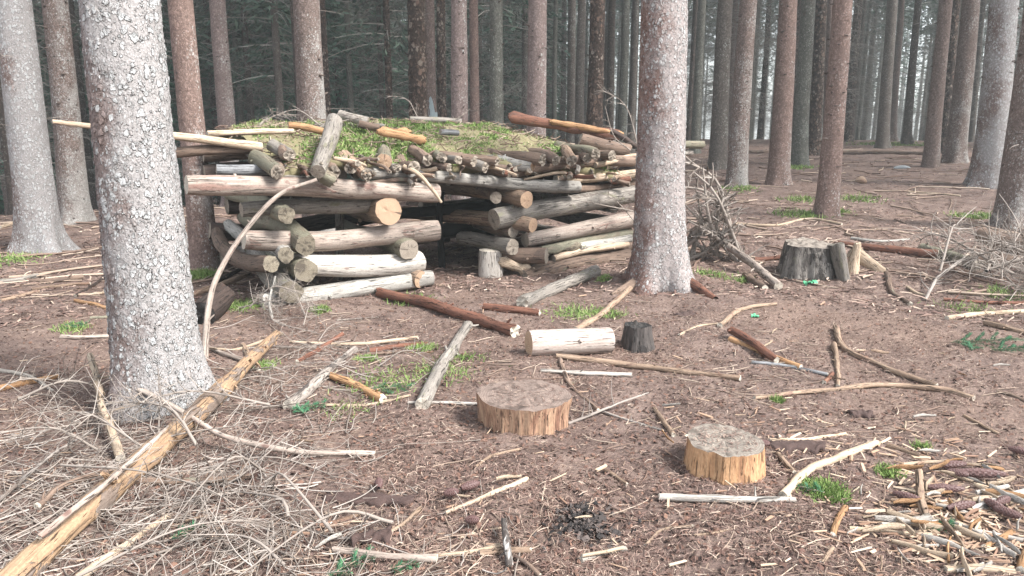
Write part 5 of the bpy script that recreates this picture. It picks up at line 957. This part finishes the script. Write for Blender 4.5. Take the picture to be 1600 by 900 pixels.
up_brush([((1000, 245), (940, 140)), ((985, 235), (945, 165)), ((990, 330), (850, 300)), ((995, 350), (930, 300)), ((860, 340), (835, 290))], 'dry twig branch sticking out beside the right end of the shelter', 'twigs at the right shelter end', (8.35, 8.3), 0.008)
up_brush([((655, 188), (608, 150)), ((700, 190), (735, 170))], 'small dry twig branch standing up behind the roof centre', 'twigs behind the roof', (9.4, 9.5), 0.007)

# ------------------------------------------------------------------ litter nobody could count
def polar(M, dmin=1.6, dmax=11.0, amax=0.80):
    d = dmin * (dmax / dmin) ** R.random(M); a = R.uniform(-amax, amax, M); return d * np.sin(a), d * np.cos(a)
def slivers(name, mat, label, M, lmin, lmax, wd, x, y, arch=0.15, lift=0.006, tilt=0.12):
    M = len(x); az = R.uniform(0, 2 * pi, M); l = lmin + (lmax - lmin) * R.random(M) ** 1.8; t = np.array([-0.5, 0.0, 0.5]); d = np.stack([np.cos(az), np.sin(az)], -1); n = np.stack([-d[:, 1], d[:, 0]], -1); bend = R.normal(0, 0.12, M)
    w_ = wd * R.uniform(0.6, 1.5, M); V = np.zeros((M, 3, 2, 3)); tl = R.normal(0, tilt, M)
    for i, tt in enumerate(t):
        cx = x + d[:, 0] * l * tt + n[:, 0] * l * bend * (1 - 4 * tt * tt); cy = y + d[:, 1] * l * tt + n[:, 1] * l * bend * (1 - 4 * tt * tt)
        cz = ground_z(cx, cy) + lift * (0.4 + R.random(M)) + np.abs(tl) * l * (0.5 + tt * np.sign(tl)) + arch * l * (1 - 4 * tt * tt) * R.random(M)
        for j, sg in enumerate((-1, 1)): V[:, i, j] = np.stack([cx + n[:, 0] * w_ * sg * 0.5, cy + n[:, 1] * w_ * sg * 0.5, cz + (0.3 * w_ * sg)], -1)
    b = np.arange(M)[:, None] * 6; Q = np.concatenate([b + np.array([0, 1, 3, 2]), b + np.array([2, 3, 5, 4])]); g = Geo(); g.add(V, Q); tag(link(name, g.mesh(name, [mat], smooth=False, lc=False)), label, 'litter', kind='stuff')
def clump(x, y, f=2.2, lo=-0.45, hi=0.45, seed=70):
    k = R.random(len(x)) < 0.12 + 0.88 * sstep(lo, hi, fbm(np.stack([x * f, y * f, x * 0], -1), 3, seed)); return x[k], y[k]
x, y = clump(*polar(190000)); slivers('needle_litter', 'needle_litter', 'shed needles and fine straw covering the floor', 0, 0.012, 0.05, 0.0019, x, y, lift=0.009)
x, y = polar(26000, 7, 30); slivers('far_needle_litter', 'needle_litter', 'shed needles and straw on the floor further back', 0, 0.03, 0.14, 0.009, x, y, lift=0.012)
x, y = polar(36000, 1.7, 13); slivers('bark_crumbs', 'bark_crumbs', 'dark bark crumbs strewn over the floor', 0, 0.008, 0.03, 0.010, x, y, lift=0.006)
def top_litter():
    g = Geo()
    for c, rx, ry, h in TOPS[:2]:
        M = 260; a = R.uniform(0, 6.28, M); q = np.sqrt(R.random(M)); p = np.stack([c[0] + rx * q * np.cos(a), c[1] + ry * q * np.sin(a), np.full(M, c[2] + h + 0.005)], -1); d = rdir(M, 0.1); l = R.uniform(0.004, 0.016, M)[:, None]; w_ = np.cross(d, [0, 0, 1.0]) * 0.0016
        g.add(np.stack([p - d * l - w_, p - d * l + w_, p + d * l + w_, p + d * l - w_], 1) + [0, 0, 0.001], np.arange(M * 4).reshape(-1, 4))
    tag(link('stump_litter', g.mesh('stump_litter', ['needle_litter'], smooth=False, lc=False)), 'needles and crumbs lying on the two sawn stump tops', 'litter', kind='stuff')
top_litter()
def twigs(name, mat, label, x, y, lmin, lmax, rmin, rmax, n=4, hop=0.02, K=6):
    M = len(x); az = R.uniform(0, 2 * pi, M); l = lmin + (lmax - lmin) * R.random(M) ** 2.0; t = np.linspace(-0.5, 0.5, K); d = np.stack([np.cos(az), np.sin(az)], -1); nn = np.stack([-d[:, 1], d[:, 0]], -1); bend = R.normal(0, 0.06, M); b2 = R.normal(0, 0.014, M)
    off = bend[:, None] * (1 - 4 * t ** 2) + b2[:, None] * np.sin(t * 9); X = x[:, None] + d[:, :1] * l[:, None] * t + nn[:, :1] * l[:, None] * off; Y = y[:, None] + d[:, 1:] * l[:, None] * t + nn[:, 1:] * l[:, None] * off
    r = rmin + (rmax - rmin) * R.random(M) ** 2; Z = ground_z(X, Y) + r[:, None] + 0.006 + (hop * R.random(M) ** 2)[:, None] * (0.4 + t)[None] ** 2; g = Geo(); many_tubes(g, np.stack([X, Y, Z], -1), r[:, None] * np.linspace(1, 0.6, K)[None], n)
    tag(link(name, g.mesh(name, [mat], lc=False)), label, 'litter', kind='stuff')
x, y = clump(*polar(14000, 1.7, 12), 1.5, -0.3, 0.6, 81); twigs('twig_litter', 'twig_litter', 'small dry twigs strewn over the whole floor', x, y, 0.03, 0.24, 0.0011, 0.0042)
x, y = polar(1500, 8, 32, 0.7); twigs('far_twig_litter', 'twig_litter', 'twigs strewn on the floor further back', x, y, 0.15, 1.2, 0.006, 0.018)
def patch(M, px, py, sx, sy):
    c = G(px, py); return c[0] + R.normal(0, sx, M), c[1] + R.normal(0, sy, M)
def cat(*ps): return np.concatenate([p[0] for p in ps]), np.concatenate([p[1] for p in ps])
x, y = cat(patch(360, 330, 790, 0.45, 0.40), patch(300, 130, 720, 0.40, 0.4), patch(200, 420, 880, 0.45, 0.25), patch(350, 440, 600, 0.4, 0.6), patch(300, 60, 820, 0.3, 0.3)); twigs('brush_twigs', 'grey_twigs', 'tangled grey twigs of the flat brush at the lower left', x, y, 0.08, 0.5, 0.0015, 0.0045, hop=0.08, K=8)
def chips(name, mat, label, x, y, l0, l1, group=None):
    M = len(x); az = R.normal(0.15, 0.9, M); l = R.uniform(l0, l1, M); w_ = l * R.uniform(0.06, 0.17, M); h = w_ * R.uniform(0.25, 0.6, M); d = np.stack([np.cos(az), np.sin(az), R.normal(0, 0.12, M)], -1); n = np.stack([-d[:, 1], d[:, 0], R.normal(0, 0.3, M)], -1); u = np.cross(d, n); c = np.stack([x, y, ground_z(x, y) + 0.012 + h], -1)
    V = np.zeros((M, 8, 3)); k = 0
    for a in (-.5, .5):
        for b in (-.5, .5):
            for e in (-.5, .5):
                V[:, k] = c + d * (l * a * R.uniform(0.75, 1.1, M))[:, None] + n * (w_ * b * R.uniform(0.5, 1.2, M))[:, None] + u * (h * e)[:, None]; k += 1
    F_ = np.array([[0, 1, 3, 2], [4, 6, 7, 5], [0, 4, 5, 1], [2, 3, 7, 6], [0, 2, 6, 4], [1, 5, 7, 3]]); g = Geo(); g.add(V, (np.arange(M)[:, None, None] * 8 + F_[None]).reshape(-1, 4)); tag(link(name, g.mesh(name, [mat], smooth=False, lc=False)), label, 'litter', kind='stuff')
x, y = cat(patch(300, 1510, 800, 0.24, 0.15), patch(220, 1570, 860, 0.2, 0.15), patch(80, 1420, 850, 0.22, 0.15), patch(80, 1480, 720, 0.25, 0.2), polar(280, 1.7, 9), patch(100, 1250, 690, 0.3, 0.25)); chips('wood_chips', 'chips', 'pale wood chips and splinters, thickest among the cones', x, y, 0.02, 0.09)
# the larger chips one by one, sharing a few shapes
CH = []
for k in range(5):
    g = Geo(); K = 7; t = np.linspace(-0.5, 0.5, K); tube(g, np.stack([t, 0.05 * np.sin(t * 4 + k), 0.03 * np.cos(t * 5 + k)], -1), 0.10 * (1 - 1.6 * np.abs(t) ** 2.5) * (1 + 0.2 * vnoise(np.stack([t * 6 + k, t * 0, t * 0], -1), k)), 8, 0.3, 60 + k, capmat=0, ragged=0.06, oval=0.45)
    CH.append([g.mesh('wood_splinter', [m]) for m in ('wood_pale', 'wood_white', 'wood_tan', 'wood_orange')])
for k in range(110):
    if k < 75: c = G(random.gauss(1500, 85), min(895, random.gauss(820, 48)))
    else:
        c = G(random.uniform(300, 1590), random.uniform(520, 895))
    l = random.uniform(0.07, 0.20) if k < 75 else random.uniform(0.05, 0.12); o = link('wood_splinter', CH[random.randrange(5)][random.choice([0, 0, 1, 1, 2, 3])], None, (c[0], c[1], float(ground_z(c[0], c[1])) + 0.015 + 0.03 * random.random())); tag(o, 'pale wood splinter lying loose among cones and chips at the lower right' if k < 75 else 'single wood splinter on the bare needle floor', 'splinter', 'splinters at the cone heap' if k < 75 else 'loose splinters on the floor')
    o.scale = (l, l * random.uniform(0.5, 1.1), l * 0.8); o.rotation_euler = (random.uniform(-.5, .5), random.gauss(0, 0.1), random.gauss(0.15, 0.8))
x, y = cat(patch(190, 906, 806, 0.04, 0.045), patch(130, 924, 832, 0.055, 0.035), patch(110, 915, 820, 0.09, 0.08)); slivers('charcoal', 'charcoal', 'black ash and charcoal crumbs at the bottom centre', 0, 0.008, 0.035, 0.014, x, y, lift=0.012)
# moss and green sprigs
def moss_patches():
    g = Geo()
    for px, py, rad, num in [(312, 432, .16, 900), (112, 513, .12, 120), (410, 573, .08, 300), (575, 562, .07, 160), (600, 600, .3, 260), (660, 545, .10, 200), (380, 480, .2, 260), (500, 486, .07, 200), (1285, 768, .085, 700), (1308, 778, .05, 120), (1390, 740, .05, 260), (1245, 262, .35, 260), (1150, 296, .3, 200), (1300, 332, .22, 260), (1270, 338, .2, 200), (1252, 312, .3, 120), (1340, 312, .4, 120), (1240, 335, .3, 100), (1525, 340, .3, 260), (1570, 460, .25, 160), (1510, 484, .2, 100), (900, 490, .25, 200), (950, 492, .15, 140), (640, 470, .2, 120), (1400, 225, 1.5, 500), (1360, 216, 2.0, 500), (20, 405, .3, 200), (1110, 430, .15, 120), (945, 438, .06, 120), (1215, 628, .03, 120), (1160, 440, .15, 80), (690, 580, .25, 200), (540, 640, .15, 60), (730, 560, .12, 80), (1440, 700, .04, 80)]:
        c = G(px, py); M = num * 2; k = max(1.0, depth(c) / 5.0); x = c[0] + R.normal(0, rad * 0.5, M); y = c[1] + R.normal(0, rad * 0.5, M); p = np.stack([x, y, ground_z(x, y) + 0.002], -1); d = rdir(M); d[:, 2] = np.abs(d[:, 2]) + 0.3; d /= np.linalg.norm(d, axis=1)[:, None]; h = R.uniform(0.015, 0.045, M)[:, None] * min(k, 2.0); w_ = np.cross(d, rdir(M)); w_ /= np.linalg.norm(w_, axis=1)[:, None]; w_ *= 0.003 * k
        g.add(np.stack([p - w_, p + w_, p + d * h + w_ * .3, p + d * h - w_ * .3], 1), np.arange(M * 4).reshape(-1, 4))
    tag(link('ground_moss', g.mesh('ground_moss', ['moss'], smooth=False, lc=False)), 'small tufts of green moss and grass dotted over the floor', 'moss', kind='stuff')
moss_patches()
def sprig(px, py, L, az, label, nt=7):
    p = at_ground(px, py); g = Geo(); rs = np.random.default_rng(px); d = np.array([cos(az), sin(az), 0.05]); n = np.array([-d[1], d[0], 0]); t = np.linspace(0, 1, 8); stem = p + [0, 0, 0.02] + d * (L * t)[:, None] - d * L / 2; many_tubes(g, stem[None], np.linspace(.004, .002, 8)[None], 4); ax = [(stem[0], d, L)]
    for k in range(nt):
        f = (k + 0.6) / nt; sg = 1 if k % 2 else -1; dd = nrm(d * 0.8 + n * sg * 0.8 + [0, 0, rs.normal(0.05, 0.1)]); q = stem[0] + d * L * f; l = L * 0.42 * (1 - 0.5 * f); ax.append((q, dd, l)); many_tubes(g, (q + dd * (l * t)[:, None])[None], np.linspace(.003, .0015, 8)[None], 3)
    for q, dd, l in ax:
        M = int(l * 1100); u = rs.random(M); c = q + dd * (l * u)[:, None]; e = rs.normal(size=(M, 3)); e -= (e @ dd)[:, None] * dd; e /= np.linalg.norm(e, axis=1)[:, None]; e = e + dd * 0.7; e /= np.linalg.norm(e, axis=1)[:, None]; w_ = np.cross(e, dd) * 0.0016; tip = c + e * 0.018
        g.add(np.stack([c - w_, c + w_, tip + w_ * .4, tip - w_ * .4], 1), np.arange(M * 4).reshape(-1, 4), None, None, 1)
    tag(link('spruce_sprig', g.mesh('spruce_sprig', ['twig_litter', 'sprig_needles'], p, smooth=False, lc=False), None, p), label, 'sprig', 'green spruce sprigs on the floor')
sprig(1535, 536, 0.45, -0.05, 'longest green spruce sprig at the right edge', 9); sprig(1580, 548, 0.32, 0.1, 'green spruce sprig right beside the longest one', 7); sprig(1515, 545, 0.16, 1.2, 'short green sprig pointing up beside the longest one', 4); sprig(1462, 829, 0.13, 0.1, 'blue-green sprig under the white wood strip', 6); sprig(484, 640, 0.16, 0.5, 'dark green sprig at the foot of the mottled log', 6); sprig(470, 646, 0.12, 2.3, 'second small dark green sprig by the mottled log', 5); sprig(545, 890, 0.2, 0.8, 'grey-green sprig at the bottom edge', 6); sprig(628, 892, 0.1, 0.3, 'little bright green sprig at the bottom edge', 5); sprig(1265, 770, 0.12, 2.6, 'dark green sprig in the tuft right of the orange-sided stump', 5); sprig(600, 612, 0.3, 0.1, 'dull green sprig behind the thin curved pale stick', 6); sprig(288, 838, 0.12, 0.9, 'green sprig in the brush at the lower left', 5); sprig(112, 512, 0.2, 0.3, 'green sprig on the needles left of the largest spruce', 6)

# ------------------------------------------------------------------ the air between the trunks
HAZE = 0.0030
def haze():
    a = 305.0; z0, z1 = -8.5, 24.0; V = [(x, y, z) for x in (-a, a) for y in (-a, a) for z in (z0, z1)]; g = Geo(); g.add(np.array(V, float), [[0, 1, 3, 2], [4, 6, 7, 5], [0, 4, 5, 1], [2, 3, 7, 6], [0, 2, 6, 4], [1, 5, 7, 3]])
    m = bpy.data.materials.new('haze'); m.use_nodes = True; nt = m.node_tree; nt.nodes.remove(nt.nodes['Principled BSDF']); v = nt.nodes.new('ShaderNodeVolumePrincipled'); v.inputs['Color'].default_value = (0.86, 0.93, 0.93, 1); v.inputs['Density'].default_value = HAZE; v.inputs['Anisotropy'].default_value = 0.2
    nt.links.new(v.outputs[0], nt.nodes['Material Output'].inputs['Volume']); MATS['haze'] = m
    tag(link('haze', g.mesh('haze', ['haze'], smooth=False, lc=False)), 'thin pale haze hanging between the trunks', 'haze', kind='stuff')
haze()
